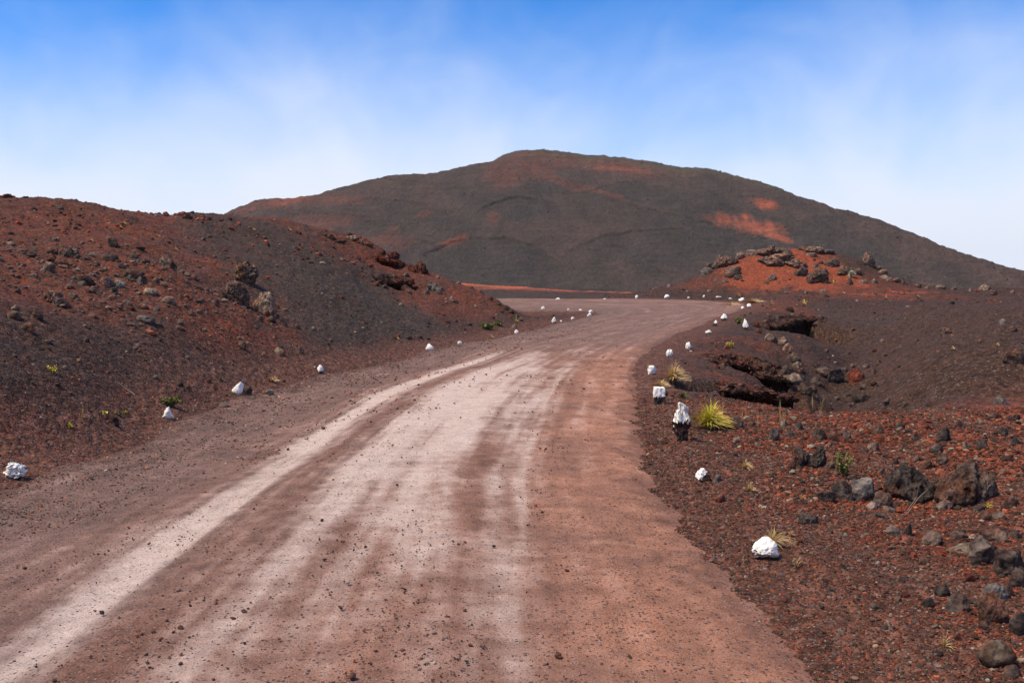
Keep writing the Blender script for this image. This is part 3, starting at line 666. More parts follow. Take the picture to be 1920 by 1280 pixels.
# shoulder and flat on the road's right
x, y = polar(260000, 3.4, 17.5, 4, 62); z, e = ground(x, y); k_ = (e + 0.25 * fbm(x * 1.6, y * 1.6, 8.3, 3) < 0.10)
x, y = x[k_], y[k_]; nn = len(x)
ek = ground(x, y)[1]; rf = sstep(0.35, 1.4, -ek) * sstep(-0.15, 0.3, fbm(x * 0.7, y * 0.7, 2.9, 3) + 0.25 * sstep(2.4, 3.4, x))
cl = np.where((rng.uniform(size=nn) < 0.15 + 0.8 * rf)[:, None], pick(PAL_RED, nn), pick(PAL_MIX, nn))
place(x, y, logn(nn, 0.0122, 0.48, 0.006, 0.06) * (0.8 + 0.5 * rf) * np.clip(np.hypot(x, y) / 8, 0.8, 1.6), cl * np.array((1.0, 0.97, 0.92)), 'gravel', 'red, brown and grey cinder gravel covering the flat beside the road', 'gravel')
# left shoulder
x, y = polar(130000, 4.2, 40, -60, 8); z, e = ground(x, y)
k_ = (e < 2.4) & (e > -1.6) & (rng.uniform(size=len(x)) < np.exp(-((e - 0.2) / 0.9) ** 2) + 0.10 + 0.5 * sstep(0.0, 0.4, fbm(x * 0.8, y * 0.5, 3.1, 3))) & (x < 0.3 * (y - 25) + 1.2)
x, y = x[k_], y[k_]; e = e[k_]; nn = len(x)
cl = np.where((rng.uniform(size=nn) < 0.5 * sstep(0.1, -0.8, e))[:, None], pick(PAL_RED, nn), pick(PAL_ROAD, nn) * 1.75)
place(x, y, logn(nn, 0.017, 0.35, 0.009, 0.045) * np.clip(np.hypot(x, y) / 13, 0.8, 1.6), cl, 'gravel', 'grey and mauve gravel strewn along the road edge below the cinder hill', 'gravel')
# loose stones lying on the road itself
x, y = polar(44000, 3.0, 46, -60, 35); z, e = ground(x, y); k_ = e > 0.1
x, y, e = x[k_], y[k_], e[k_]
k_ = rng.uniform(size=len(x)) < 0.10 + 0.9 * sstep(0.05, 0.4, fbm(x * 0.9, y * 0.35, 4.1, 3)) + 0.35 * np.exp(-((e - 3.3) / 0.4) ** 2)
x, y = x[k_], y[k_]; nn = len(x)
z = base(x, y) + 0.012
sz = logn(nn, 0.0115, 0.5, 0.006, 0.05) * np.clip(np.hypot(x, y) / 11, 0.8, 1.5)
rot = np.stack([rng.normal(0, 0.3, nn), rng.normal(0, 0.3, nn), rng.uniform(0, 6.28, nn)], 1)
scatter('gravel', np.stack([x, y, z + sz * 0.12], 1), sz, rot, pick(PAL_MIX, nn) * 1.35, 'loose dark pebbles scattered over the dusty road surface', 'gravel')
# cinders and stones on the hill, hollow and plain
x, y = polar(190000, 6, 66, -60, 58); z, e = ground(x, y); k_ = (e < -0.8) & ~((x > 1.4) & (y < 16.5))
x, y = x[k_], y[k_]
dn = fbm(x * 0.35, y * 0.35, 6.2, 3) + 0.5 * fbm(x * 1.8, y * 1.8, 1.2, 2)
crest = sstep(2.2, 3.6, z[k_]) * (x < 0) + 0.35 * (x > 0)
hollow = (x > 6) & (y > 15) & (y < 40)
k_ = rng.uniform(size=len(x)) < (0.06 + 0.75 * sstep(0.0, 0.5, dn) * (0.12 + 0.88 * np.clip(crest, 0, 1))) * np.where(hollow, 0.18, 1.0)
x, y, crest = x[k_], y[k_], np.clip(crest[k_], 0, 1); nn = len(x)
cl = np.where((rng.uniform(size=nn) < 0.25 + 0.55 * crest)[:, None], pick(PAL_RED, nn) * (1 + 0.35 * crest[:, None]), pick(PAL_MIX, nn) * 0.85)
place(x, y, logn(nn, 0.042, 0.5, 0.02, 0.20) * np.clip(np.hypot(x, y) / 22, 0.6, 1.7), cl, 'cinder_stones', 'loose red and dark cinders strewn over the hillsides and hollow', 'cinders')
x = rng.normal(0, 1.5, 900); y = rng.normal(0, 2.6, 900); c0 = hit(225, 525); x, y = c0.x + x, c0.y + y; nn = len(x)
place(x, y, logn(nn, 0.06, 0.5, 0.03, 0.22), pick(PAL_MIX, nn) * 0.6 + np.array((0.085, 0.064, 0.048)), 'rubble', 'pale crumbled stones strewn over the shoulder of the cinder hill', 'rubble')
# boulders and low scrub dotting the cone
u = rng.uniform(-300, 2300, 5200); v_ = rng.uniform(0.05, 1.0, 5200) ** 0.8
jj = np.clip(np.searchsorted(px, u), 1, len(px) - 1); ii = np.clip((np.interp(v_, vv[:210], np.arange(210))).astype(int), 0, 209)
ii[:1500] = rng.integers(200, 211, 1500); jj[:1500] = np.searchsorted(px, rng.uniform(930, 1480, 1500))
P = np.stack([MX[ii, jj], MY[ii, jj], MZ[ii, jj] + 0.1], 1)
cl = pick(PAL_MIX, 5200) * 0.5 + np.array((0.03, 0.025, 0.022)); cl[:1500] = np.array((0.055, 0.055, 0.028)) * rng.uniform(0.5, 1.5, (1500, 1))
sz = logn(5200, 0.26, 0.4, 0.15, 0.9); sz[:1500] = logn(1500, 0.42, 0.35, 0.2, 0.9)
scatter('boulder_field', P, sz, rng.uniform(-0.4, 0.4, (5200, 3)) + np.stack([np.zeros(5200)] * 2 + [rng.uniform(0, 6, 5200)], 1), cl, 'far boulders and low scrub dotting the big cinder cone', 'boulders')

# ------------------------------------------------------------------ rocks
_ico = {}
def ico(sub):
    if sub not in _ico:
        bm = bmesh.new(); bmesh.ops.create_icosphere(bm, subdivisions=sub, radius=1.0)
        _ico[sub] = (np.array([v.co[:] for v in bm.verts]), np.array([[v.index for v in f.verts] for f in bm.faces])); bm.free()
    return _ico[sub]
def rock_shape(seed, sub, rough=0.22, cuts=7, jag=0.10, freq=1.6, pits=0.0):
    v, f = ico(sub); r_ = np.random.default_rng(seed); d = v.copy(); r = np.ones(len(v))
    for i in range(cuts):
        nrm = r_.normal(size=3); nrm /= np.linalg.norm(nrm); o = r_.uniform(0.45, 0.85); dt = d @ nrm
        r = np.where(dt > 1e-3, np.minimum(r, o / np.maximum(dt, 1e-3)), r)
    s = seed * 3.17 % 50
    r = r * (1 + rough * fbm(d[:, 0] * freq + s, d[:, 1] * freq, d[:, 2] * freq, 3)) + jag * fbm(d[:, 0] * freq * 3 + s, d[:, 1] * freq * 3, d[:, 2] * freq * 3, 4, 0.6, True) * 0.9
    if pits: r = r - pits * sstep(0.10, 0.30, perlin(d[:, 0] * 7 + s, d[:, 1] * 7, d[:, 2] * 7))
    v = d * r[:, None]
    if jag > 0.1:
        q = v * freq * 1.7 + s
        v = v + (0.9 * jag) * np.stack([fbm(q[:, 0] + 31 * i_, q[:, 1], q[:, 2] * 1.5, 4, 0.62) for i_ in range(3)], 1)
    v = v - (v.max(0) + v.min(0)) / 2; return v / (v.max(0) - v.min(0)), f        # unit box, centred
def rock(hitpx, hitpy, w_px, h_px, mat, label, group=None, sub=4, name='lava_rock', cat='rock', sink=0.44, deep=0.85, jag=0.12, cuts=11, seed=None, rough=0.25, freq=1.6, tilt=0.0, lift=0.0, note=True):
    """a rock whose foot stands at the ground seen at the pixel, of the size it has there"""
    c = hit(hitpx, hitpy); dist = (c - cam.location).length
    W_ = w_px * dist / F; H_ = h_px * dist / F
    seed = seed if seed is not None else int(hitpx * 7 + hitpy * 13)
    v, f = rock_shape(seed, sub, rough, cuts, jag, freq)
    D_ = W_ * deep
    H2 = H_ / (1 - sink)
    v = v * np.array([W_, D_, H2]); v[:, 2] += H2 * (0.5 - sink)
    if tilt:
        ct, s_ = math.cos(tilt), math.sin(tilt); v = np.stack([v[:, 0] * ct + v[:, 2] * s_, v[:, 1], -v[:, 0] * s_ + v[:, 2] * ct], 1)
    o = link(name, new_mesh(name, v, f, M[mat]))
    gz = c.z
    o.location = (c.x, c.y + D_ * 0.35, gz + lift)
    # settle the centre of the rock on the ground under it
    zz, _ = ground(np.array([c.x]), np.array([c.y + D_ * 0.35])); o.location.z = min(gz + 0.3 * D_, float(zz[0])) * 0.5 + gz * 0.5 + lift
    if note: NOTE.append((group, o.location.copy(), SHORT.split(label)[0]))
    tag(o, label, cat, group); return o

import re
NOTE = []            # notable rocks that smaller ones are described by
SHORT = re.compile(r",| (?:beside|with|leaning|lying|touching|just|behind|by|below|on|alone|near|resting|next|above|in|at|between|sitting|where|jutting|under|along|against|high|from|forming) ")
HUE = {'crag': 'brown', 'dark': 'blackish', 'grey': 'grey', 'lava': 'brown', 'red': 'rusty red', 'tan': 'tan'}
def outcrop(px, py, w_px, h_px, mat, label, group, k=7, sub=4, seed=None, **kw):
    """ragged outcrop: several welded lumps in one mesh"""
    c = hit(px, py); dist = (c - cam.location).length; W_ = w_px * dist / F; H_ = h_px * dist / F
    sd_ = seed if seed is not None else int(px * 11 + py * 5); r_ = np.random.default_rng(sd_); VS = []; FS = []; o_ = 0
    for i in range(k):
        v, f = rock_shape(sd_ + i * 17, sub, 0.3, 6, 0.34, 2.0); t = (i + 0.5) / k - 0.5
        w = W_ * r_.uniform(0.26, 0.5) * (1.2 if i == k // 2 else 1); h = H_ * r_.uniform(0.45, 0.8) * (1.25 - 1.1 * abs(t))
        p = np.array([t * W_ * 0.78, r_.uniform(-0.3, 0.3) * W_ * 0.5, h * r_.uniform(0.1, 0.42)]); a_ = r_.uniform(0, 6.28); ca, sa = math.cos(a_), math.sin(a_)
        v = np.stack([v[:, 0] * ca - v[:, 1] * sa, v[:, 0] * sa + v[:, 1] * ca, v[:, 2]], 1) * np.array([w, w * 0.9, h * 1.25]) + p
        gx, gy = c.x + p[0], c.y + W_ * 0.22 + p[1]; zz, _ = ground(np.array([gx]), np.array([gy])); v[:, 2] += float(zz[0]) - c.z
        VS.append(v); FS.append(f + o_); o_ += len(v)
    o = link('lava_outcrop', new_mesh('lava_outcrop', np.vstack(VS), np.vstack(FS), M[mat])); o.location = (c.x, c.y + W_ * 0.22, c.z)
    NOTE.append((group, o.location.copy(), SHORT.split(label)[0])); return tag(o, label, 'rock outcrop', group)
def rows(mat, label, group, lst, **kw):
    for a in lst:
        m_ = a[4] if len(a) > 4 else mat
        p = hit(a[0], a[1]); d_, sh_ = min(((q - p).length, s_) for g_, q, s_ in NOTE if g_ == group)
        wm = a[2] * (p - cam.location).length / F; k_ = d_ / wm
        size = 'tiny' if a[2] < 9 else 'small' if a[2] < 17 else 'middling'
        rel = 'right beside' if k_ < 3 else 'near' if k_ < 7 else 'a little away from' if k_ < 14 else 'well away from'
        rock(*a[:4], m_, f"{size} {HUE[m_]} {label} {rel} the {sh_}", group, note=False, **kw)
G_M, G_H, G_F, G_P = 'lava rocks on the orange mound', 'rocks on the cinder hill', 'rocks on the gravel flat', 'rocks in the hollow'
# notable rocks of the gravel flat
rock(1718,940,92,56,'dark','large dark pitted lava boulder beside the brown boulder on the gravel flat',G_F,sub=5,jag=0.2,cuts=5)
rock(1812,948,84,74,'lava','large brown knobbly lava boulder with pale top on the gravel flat',G_F,sub=5,jag=0.2,cuts=5)
rock(1848,938,44,50,'dark','dark lava rock leaning against the large brown knobbly boulder',G_F,sub=5,jag=0.2)
rock(1776,957,34,18,'grey','smooth grey stone lying at the foot of the large brown boulder',G_F)
rock(1622,936,64,34,'grey','flat pale grey speckled slab lying on the gravel flat',G_F,sub=5,jag=0.03,cuts=3)
rock(1583,937,44,34,'dark','dark brown rock touching the flat pale grey slab',G_F)
rock(1551,941,36,20,'dark','wedge shaped dark rock beside the flat pale slab',G_F)
rock(1658,952,34,26,'lava','brown rock just below the flat pale grey slab',G_F)
outcrop(1512,880,46,44,'dark','dark jagged lava lump behind the small leafy shrub',G_F)
rock(1540,876,30,40,'dark','upright dark lava lump beside the small leafy shrub',G_F,sub=5,jag=0.28)
rock(1451,827,26,24,'dark','dark lava rock with a light upper side by the thin dry stalks',G_F)
rock(1378,804,44,22,'lava','flat brown rock behind the bright yellow green grass tuft',G_F,jag=0.05)
rock(1383,832,17,13,'grey','smooth pale whitish pebble on the gravel flat',G_F,sub=3,jag=0.0,cuts=1)
rock(1351,941,20,13,'red','small reddish brown stone below the half painted marker',G_F,sub=3)
rock(1519,981,36,18,'dark','dark crumbly rock alone on the open gravel flat',G_F,jag=0.25)
rock(1876,1252,60,40,'tan','tan rounded boulder on the gravel at the flat\'s edge',G_F,sub=5,jag=0.08)
rock(1871,1168,48,48,'lava','brown upright rock with a flat face below the grey boulder',G_F,sub=5)
rock(1874,1128,46,28,'grey','grey brown rock resting behind the brown upright rock',G_F,sub=5)
rock(1801,1146,36,30,'grey','rounded grey stone on red gravel near the brown upright rock',G_F,sub=5,jag=0.05)
rock(1858,1058,60,42,'dark','bluish black angular boulder beside the pale tan slab',G_F,sub=5,jag=0.05)
rock(1905,1080,58,42,'dark','broad black boulder next to the bluish black one',G_F,sub=5,jag=0.06)
rock(1806,1038,52,16,'tan','flat pale tan slab on red gravel beside the bluish black boulder',G_F,jag=0.06)
rock(1683,1004,32,16,'grey','whitish grey flat stone beside a small upright dark stone',G_F)
rock(1705,1004,18,24,'dark','small upright dark stone beside the whitish grey one',G_F)
rock(1753,1024,40,24,'lava','brown angular rock above the pale tan slab',G_F)
rock(1773,830,30,26,'dark','dark rock with light top on the far part of the flat',G_F)
rock(1795,878,13,9,'red','bright orange red stone lying near the dark sand',G_F,sub=3)
rock(1814,843,19,13,'tan','pale buff stone on the far part of the flat',G_F,sub=3)
LBL_F = 'rock on the gravel,'
rows('dark', LBL_F, G_F, [(1637,956,26,14,'grey'),(1670,962,24,12,'grey'),(1655,972,22,12),(1742,1138,26,16),(1773,1118,28,18),(1913,1100,30,30),(1913,1190,30,36),(1869,1016,44,24,'lava'),(1852,976,24,16),
    (1878,974,24,14,'lava'),(1800,1012,40,14,'lava'),(1539,824,24,18,'lava'),(1562,826,16,16),(1882,818,26,16),(1846,842,22,14),(1880,756,24,14,'grey'),(1590,822,16,12),(1480,818,18,12),(1500,806,18,14),(1470,800,14,16,'grey'),(1640,846,20,16,'grey'),(1622,850,14,12),
    (1460,812,12,10),(1420,836,10,7,'grey'),(1295,854,10,9,'grey'),(1300,786,12,9),(1556,838,14,9),(1650,812,20,12),(1690,805,18,12,'lava'),(1720,826,20,14,'lava'),(1740,806,14,10,'red'),(1800,800,18,12),(1840,795,16,10,'grey'),(1870,786,20,12),
    (1905,790,20,14),(1905,832,16,10),(1757,848,22,16),(1770,870,24,18,'lava'),(1740,880,24,14),(1720,866,16,12,'lava'),(1680,870,14,10),(1654,890,14,12,'tan'),(1625,880,12,9,'red'),(1600,900,16,10),(1690,930,26,24,'dark'),(1840,962,20,14),(1900,950,24,18),(1910,1010,20,12),
    (1712,1044,16,10,'red'),(1735,1058,18,12),(1650,1060,12,8,'grey'),(1600,1050,10,7),(1690,1090,16,9,'grey'),(1820,1090,20,12,'red'),(1850,1180,22,14),(1720,1170,14,9),(1800,1200,16,10,'red'),(1760,1230,18,12),(1660,1180,14,9),(1900,1270,30,18),(1560,1000,10,7),(1620,1010,10,7,'grey'),
    (1345,905,16,16,'grey'),(1246,742,14,10,'lava'),(1270,726,12,8),(1410,800,12,9),(1500,850,20,14),(1560,880,18,14,'lava'),(1575,892,22,16),(1830,1060,18,12),(1880,1000,16,12),(1893,1120,20,22),(1840,1140,16,12,'lava'),(1700,1120,14,9,'red'),(1560,1108,11,8),(1640,1140,12,8),(1580,1190,11,8,'grey')], sub=3)
# mound
outcrop(1470,500,78,24,'crag','long layered lava outcrop in the middle of the orange slope',G_M)
rock(1477,486,28,18,'crag','knob of lava sitting on top of the long layered outcrop',G_M,jag=0.3)
rock(1536,530,40,24,'crag','squat brown lava boulder at the foot of the orange slope',G_M,sub=5,jag=0.22,cuts=4)
rock(1503,518,26,18,'dark','dark lava lump between the layered outcrop and the squat boulder',G_M,jag=0.2)
outcrop(1450,478,64,18,'crag','jagged crest of lava along the mound top',G_M)
rock(1485,466,18,10,'dark','dark lava block at the end of the mound\'s jagged crest',G_M,jag=0.2)
outcrop(1532,474,62,17,'crag','broad flat lava cap on the top of the mound',G_M)
outcrop(1358,500,56,32,'crag','spiky lava outcrop on the shoulder of the mound',G_M)
rock(1632,500,24,26,'crag','upright lava pinnacle where the mound drops away',G_M,jag=0.3)
rock(1608,484,18,10,'dark','dark block on the mound beside the upright pinnacle',G_M)
outcrop(1593,516,42,18,'tan','pale lichen coated outcrop beside a silvery plant on the mound',G_M)
rock(1563,500,28,14,'dark','dark lava patch on the brown side of the mound',G_M,jag=0.3)
rock(1450,526,18,12,'grey','pointed grey rock alone low on the orange slope',G_M)
LBL_M = 'rock on the mound,'
rows('crag', LBL_M, G_M, [(1375,519,34,18),(1327,513,24,12,'grey'),(1318,508,14,8),(1390,486,20,14),(1412,480,24,12),(1430,476,20,10),(1342,492,12,10),(1350,484,8,12),(1338,500,16,10),(1366,512,16,10,'dark'),(1385,524,18,9),(1345,527,12,6,'grey'),(1360,530,14,7,'grey'),(1372,480,12,9),
    (1542,510,22,8),(1530,502,12,7),(1540,495,10,6,'dark'),(1523,482,20,7),(1578,505,12,6),(1610,514,16,10),(1595,534,14,12,'dark'),(1620,532,18,7,'grey'),(1642,531,14,8,'grey'),(1657,516,22,9,'tan'),(1660,524,18,8,'grey'),(1648,507,12,8),(1683,530,16,8),(1670,528,14,7),(1695,533,12,7),(1623,484,10,10),(1640,480,7,8),
    (1437,532,9,6,'dark'),(1392,528,7,4,'grey'),(1722,539,14,7),(1740,541,10,5),(1767,541,20,6),(1790,543,10,5),(1850,545,24,11),(1863,553,20,9,'dark'),(1728,566,18,8,'dark'),(1550,557,12,5,'dark'),(1475,549,8,4,'grey'),(1330,548,8,5,'grey'),(1512,550,8,5),(1290,548,8,4),(1255,538,9,5,'grey'),(1640,552,9,5),(1820,546,8,5),(1900,550,10,6)], sub=3, jag=0.2)
# hollow
rock(1608,714,30,22,'red','rusty red boulder at the bottom of the hollow',G_P,sub=5)
rock(1568,718,34,24,'dark','dark boulder next to the rusty red one in the hollow',G_P,sub=5)
rock(1546,708,28,18,'lava','brown boulder above the dark one in the hollow',G_P)
rock(1487,726,46,20,'tan','tan flat topped stone slab at the end of the upper crust',G_P,jag=0.05,cuts=4)
rock(1513,738,30,18,'lava','brown broken slab below the tan flat topped one',G_P,jag=0.05)
rock(1477,706,26,20,'lava','rounded brown block under the end of the upper crust',G_P)
rock(1620,752,34,14,'dark','low dark rock on the hollow floor near the rim',G_P)
rock(1668,755,20,9,'grey','small light grey flat stone on the hollow floor',G_P)
rock(1907,684,36,24,'lava','brown rock on the smooth slope above the hollow',G_P)
rock(1777,626,20,13,'lava','dark rock alone on the upper slope of the hollow',G_P)
LBL_P = 'rock in the hollow,'
rows('lava', LBL_P, G_P, [(1530,722,22,14,'dark'),(1500,720,18,14),(1525,735,16,12),(1540,726,16,10,'dark'),(1567,682,12,4,'grey'),(1458,600,9,7,'dark'),(1882,607,12,9,'grey'),(1900,622,18,9,'dark'),(1640,700,14,8),(1625,690,12,7),(1650,682,12,8,'dark'),(1600,690,12,7),(1585,698,14,9,'dark'),(1660,668,10,6),(1676,660,10,6),(1690,652,9,5),(1640,660,9,6,'red'),
    (1655,640,8,5),(1620,730,14,8,'dark'),(1640,722,12,7),(1590,742,14,7,'dark'),(1570,750,12,6,'grey'),(1600,760,14,6),(1530,748,12,6,'grey'),(1700,760,12,6),(1740,762,10,5,'dark'),(1720,640,8,5),(1760,660,9,5),(1840,640,9,5),(1700,600,8,5),(1660,600,8,4),(1600,620,8,5,'dark'),(1570,640,9,5),(1550,660,9,6),(1530,690,12,8,'dark'),(1820,720,9,5)], sub=3)
# cinder hill
rock(456,530,48,40,'tan','lichen coated lava boulder, topmost of three on the hillside',G_H,sub=5,jag=0.28,cuts=5)
rock(438,566,50,40,'lava','dark bottomed lava boulder, middle of three on the hillside',G_H,sub=5,jag=0.28,cuts=5)
rock(494,590,50,42,'tan','largest pale brown boulder, lowest of three on the hillside',G_H,sub=5,jag=0.22,cuts=5)
rock(211,463,20,16,'dark','round bluish dark boulder high on the cinder hill',G_H)
outcrop(128,482,40,24,'crag','jumbled brown outcrop high on the red part of the hill',G_H)
outcrop(105,498,36,20,'tan','pale crumbled outcrop below the jumbled brown one',G_H)
rock(310,502,32,22,'lava','blocky lava rock at the shoulder of the hill above the three boulders',G_H,jag=0.2)
outcrop(99,570,42,26,'crag','brown outcrop jutting from the red slope',G_H)
outcrop(783,512,36,34,'red','reddish block of lava jutting from the end of the hill',G_H,k=6)
outcrop(740,500,34,20,'red','red crusty overhang below the rim of the hill',G_H)
outcrop(622,450,44,12,'crag','long ledge of lava just under the hill rim',G_H)
outcrop(663,452,34,14,'crag','lumpy lava ledge under the red rim',G_H)
outcrop(812,545,22,20,'grey','cluster of pale angular rock near the cave',G_H)
rock(211,795,20,13,'dark','dark stone at the foot of the hill beside the road',G_H)
rock(266,602,38,10,'grey','long flat grey rock on the lower slope',G_H)
LBL_H = 'rock on the hillside,'
rows('lava', LBL_H, G_H, [(95,476,22,12),(86,508,24,16,'tan'),(202,490,34,14),(249,486,20,12,'dark'),(180,500,16,10),(270,494,20,10),(156,534,34,16,'dark'),(196,536,22,16,'grey'),(224,540,18,13,'grey'),(245,520,40,14),(260,530,18,10,'grey'),(290,530,14,9),(278,553,26,12,'tan'),(314,568,26,12,'tan'),(268,580,20,12),(240,572,14,8,'grey'),
    (210,548,18,10),(170,548,16,8),(135,560,16,10,'tan'),(67,597,22,12,'dark'),(17,594,30,11),(46,618,28,12,'tan'),(30,548,14,8),(25,580,12,8,'tan'),(401,570,18,10,'dark'),(487,603,13,12,'grey'),(508,604,16,11),(530,610,15,14,'dark'),(557,616,14,8),(451,653,18,12),(523,665,22,14,'tan'),(494,666,9,7,'tan'),(563,662,14,15,'grey'),(588,620,10,8,'grey'),
    (390,717,9,7,'red'),(335,724,14,8),(413,714,8,7,'dark'),(401,726,7,5),(350,728,10,6),(558,438,14,6,'dark'),(18,440,12,6,'dark'),(12,372,16,8,'red'),(110,392,14,6,'dark'),(62,394,12,5,'dark'),(340,404,18,7,'red'),(310,405,10,4),(430,412,10,5,'red'),(690,462,18,10,'red'),(715,478,16,12,'red'),(725,490,14,10),(760,520,14,9),(805,535,10,9,'dark'),(822,550,12,10,'grey'),(800,552,12,10,'grey'),
    (828,545,9,8,'grey'),(846,564,13,9,'grey'),(856,568,9,7,'dark'),(892,576,8,5,'grey'),(836,568,6,4,'grey'),(900,548,9,5,'grey'),(920,562,10,6),(935,572,10,6),(948,580,14,8),(958,588,12,7),(968,594,10,6,'dark'),(820,522,9,5,'grey'),(860,532,10,5),(880,610,12,5,'dark'),(855,604,8,6,'grey'),(840,606,9,6,'red'),(775,620,8,4),(765,636,14,6),(745,632,10,6,'red'),(680,616,7,4,'grey'),
    (620,640,8,5),(640,560,9,5,'red'),(690,500,12,5),(600,480,10,6,'red'),(560,470,12,6,'red'),(500,460,10,5,'red'),(420,470,10,5,'red'),(380,450,9,5),(160,640,12,7),(300,640,10,6),(120,690,9,5),(200,700,9,5),(60,720,9,5),(260,660,9,5,'tan'),(340,620,12,6),(360,590,12,6,'dark'),(20,460,14,7,'tan'),(60,520,16,7,'tan'),(40,500,12,6),(300,610,9,5),(976,602,10,6,'tan'),(955,596,9,5),(965,614,10,7,'tan')], sub=3, jag=0.16)

# crusts of welded cinder that overhang the pits
def crust(p, thick, depth, label, over=0.35, group=None, name='lava_crust', tint=(1, 1, 1)):
    """slab of ground crust running along a lip, its front edge overhanging the drop"""
    H = [hit0(*q) for q in p]; Q = catmull([(h.x, h.y, h.z) for h in H], 34)
    tdir = np.gradient(Q, axis=0); tdir[:, 2] = 0; tdir /= np.linalg.norm(tdir, axis=1)[:, None]
    nrm = np.stack([tdir[:, 1], -tdir[:, 0], np.zeros(len(Q))], 1)       # to the front side
    if (nrm[:, 1].mean() > 0): nrm = -nrm
    nb = 40; V = []; n_ = len(Q)
    prof_x = np.concatenate([np.linspace(-depth, over, nb), np.linspace(over, -depth, nb)])
    for i in range(n_):
        e = math.sin(math.pi * min(max(i / (n_ - 1), 0.02), 0.98)) ** 0.4
        ov = 1 + 0.5 * perlin(i * 0.11, p[0][0] * 0.37, 0.5) + 0.45 * perlin(i * 0.33, p[0][0] * 0.37, 4.5)
        pxs = np.where(prof_x > 0, prof_x * e * ov, prof_x)
        w_ = Q[i] + nrm[i] * pxs[:, None]
        g_ = ground(w_[:, 0] + 0, w_[:, 1] + 0)[0]
        top = np.where(prof_x < 0.0, np.minimum(g_, Q[i, 2] + 0.25 * thick - 0.35 * prof_x * 0.3), Q[i, 2])
        front = np.clip((prof_x + 0.25) / (over + 0.25), 0, 1)
        lift_ = -0.01 * sstep(-0.45 * depth, -0.1 * depth, prof_x) - 0.12 * (1 - sstep(-depth, -0.5 * depth, prof_x)) - 0.06 * front ** 2
        zt = top + lift_; th_ = thick * e * (1 - 0.55 * front ** 3)
        w_[:, 2] = np.where(np.arange(2 * nb) < nb, zt, zt - th_); V.append(w_)
    V = np.array(V); sh = V.shape; V = V.reshape(-1, 3)
    o_ = V.mean(0); f1 = 3.4
    for ax in range(3): V[:, ax] += (0.20 if ax != 2 else 0.10) * fbm(V[:, 0] * f1 + ax * 9, V[:, 1] * f1, V[:, 2] * f1 * 2, 5, 0.7)
    ii_ = np.clip(np.searchsorted(RR, np.hypot(V[:, 0], V[:, 1])), 0, len(RR) - 1); jj_ = np.clip(np.searchsorted(AF, np.arctan2(V[:, 0], V[:, 1])), 0, len(AF) - 1)
    me = new_mesh(name, V - o_, grid_faces(sh[0], sh[1], True), M['cinder'], attrs={'col': GC[ii_, jj_] * np.array(tint)})
    bm = bmesh.new(); bm.from_mesh(me); bm.verts.ensure_lookup_table(); nn_ = sh[1]
    bm.faces.new([bm.verts[i] for i in range(nn_)]); bm.faces.new([bm.verts[len(bm.verts) - nn_ + i] for i in range(nn_)][::-1])
    bmesh.ops.recalc_face_normals(bm, faces=bm.faces); bm.to_mesh(me); bm.free()
    o = link(name, me); o.location = o_; tag(o, label, 'rock ledge', group); return o
G_C = 'crusts overhanging the pits'
crust(LIPS[0][0], 0.20, 0.9, 'brown crust of lava overhanging the dark cavity below the road verge', 0.50, G_C, tint=(1.1, 1.1, 1.05))
crust(LIPS[1][0], 0.20, 0.7, 'red cinder lip overhanging the lower shadowed pit', 0.40, G_C, tint=(1.3, 1, 0.9))
crust(LIPS[2][0], 0.22, 0.9, 'reddish crust lip over the upper cave behind the upright marker', 0.60, G_C, tint=(1.2, 1, 0.9))
crust(LIPS[3][0], 0.30, 0.8, 'reddish brown crust forming the roof of the small cave on the hill', 0.75, G_C, tint=(1.2, 1, 0.9))
crust(LIPS[4][0], 0.25, 0.7, 'short red crust jutting out above the small cave', 0.5, G_C, tint=(1.3, 1, 0.9))
for px_, py_, w_, h_ in [(1448,640,26,14),(1466,648,24,16),(1480,662,24,18),(1490,680,26,18),(1500,698,26,18)]:
    rock(px_, py_, w_, h_, 'tan', 'tan block of the broken rock rib running down into the hollow', 'blocks of the tan rock rib', sub=4, jag=0.15, note=False)
# rubble fallen below the lips
for li, nm in ((0, 'dark cavity'), (1, 'lower shadowed pit'), (2, 'upper cave'), (3, 'small cave on the hill')):
    Pl = catmull(LIPS[li][0], 4)
    for q in range(1, len(Pl) - 1, 2):
        for dy, sz_ in ((0.0, 1.0), (16.0, 1.2)):
            rock(Pl[q, 0] + rng.uniform(-6, 6), Pl[q, 1] + dy * (0.6 + 0.6 * rng.uniform()), sz_ * rng.uniform(7, 14), sz_ * rng.uniform(5, 8), ['lava', 'red', 'dark'][q % 3], f"{HUE[['lava', 'red', 'dark'][q % 3]]} piece of rubble {'on the lip of' if dy == 0 else 'fallen below the lip of'} the {nm}", 'rubble at the undercut lips', sub=3, jag=0.25, note=False)

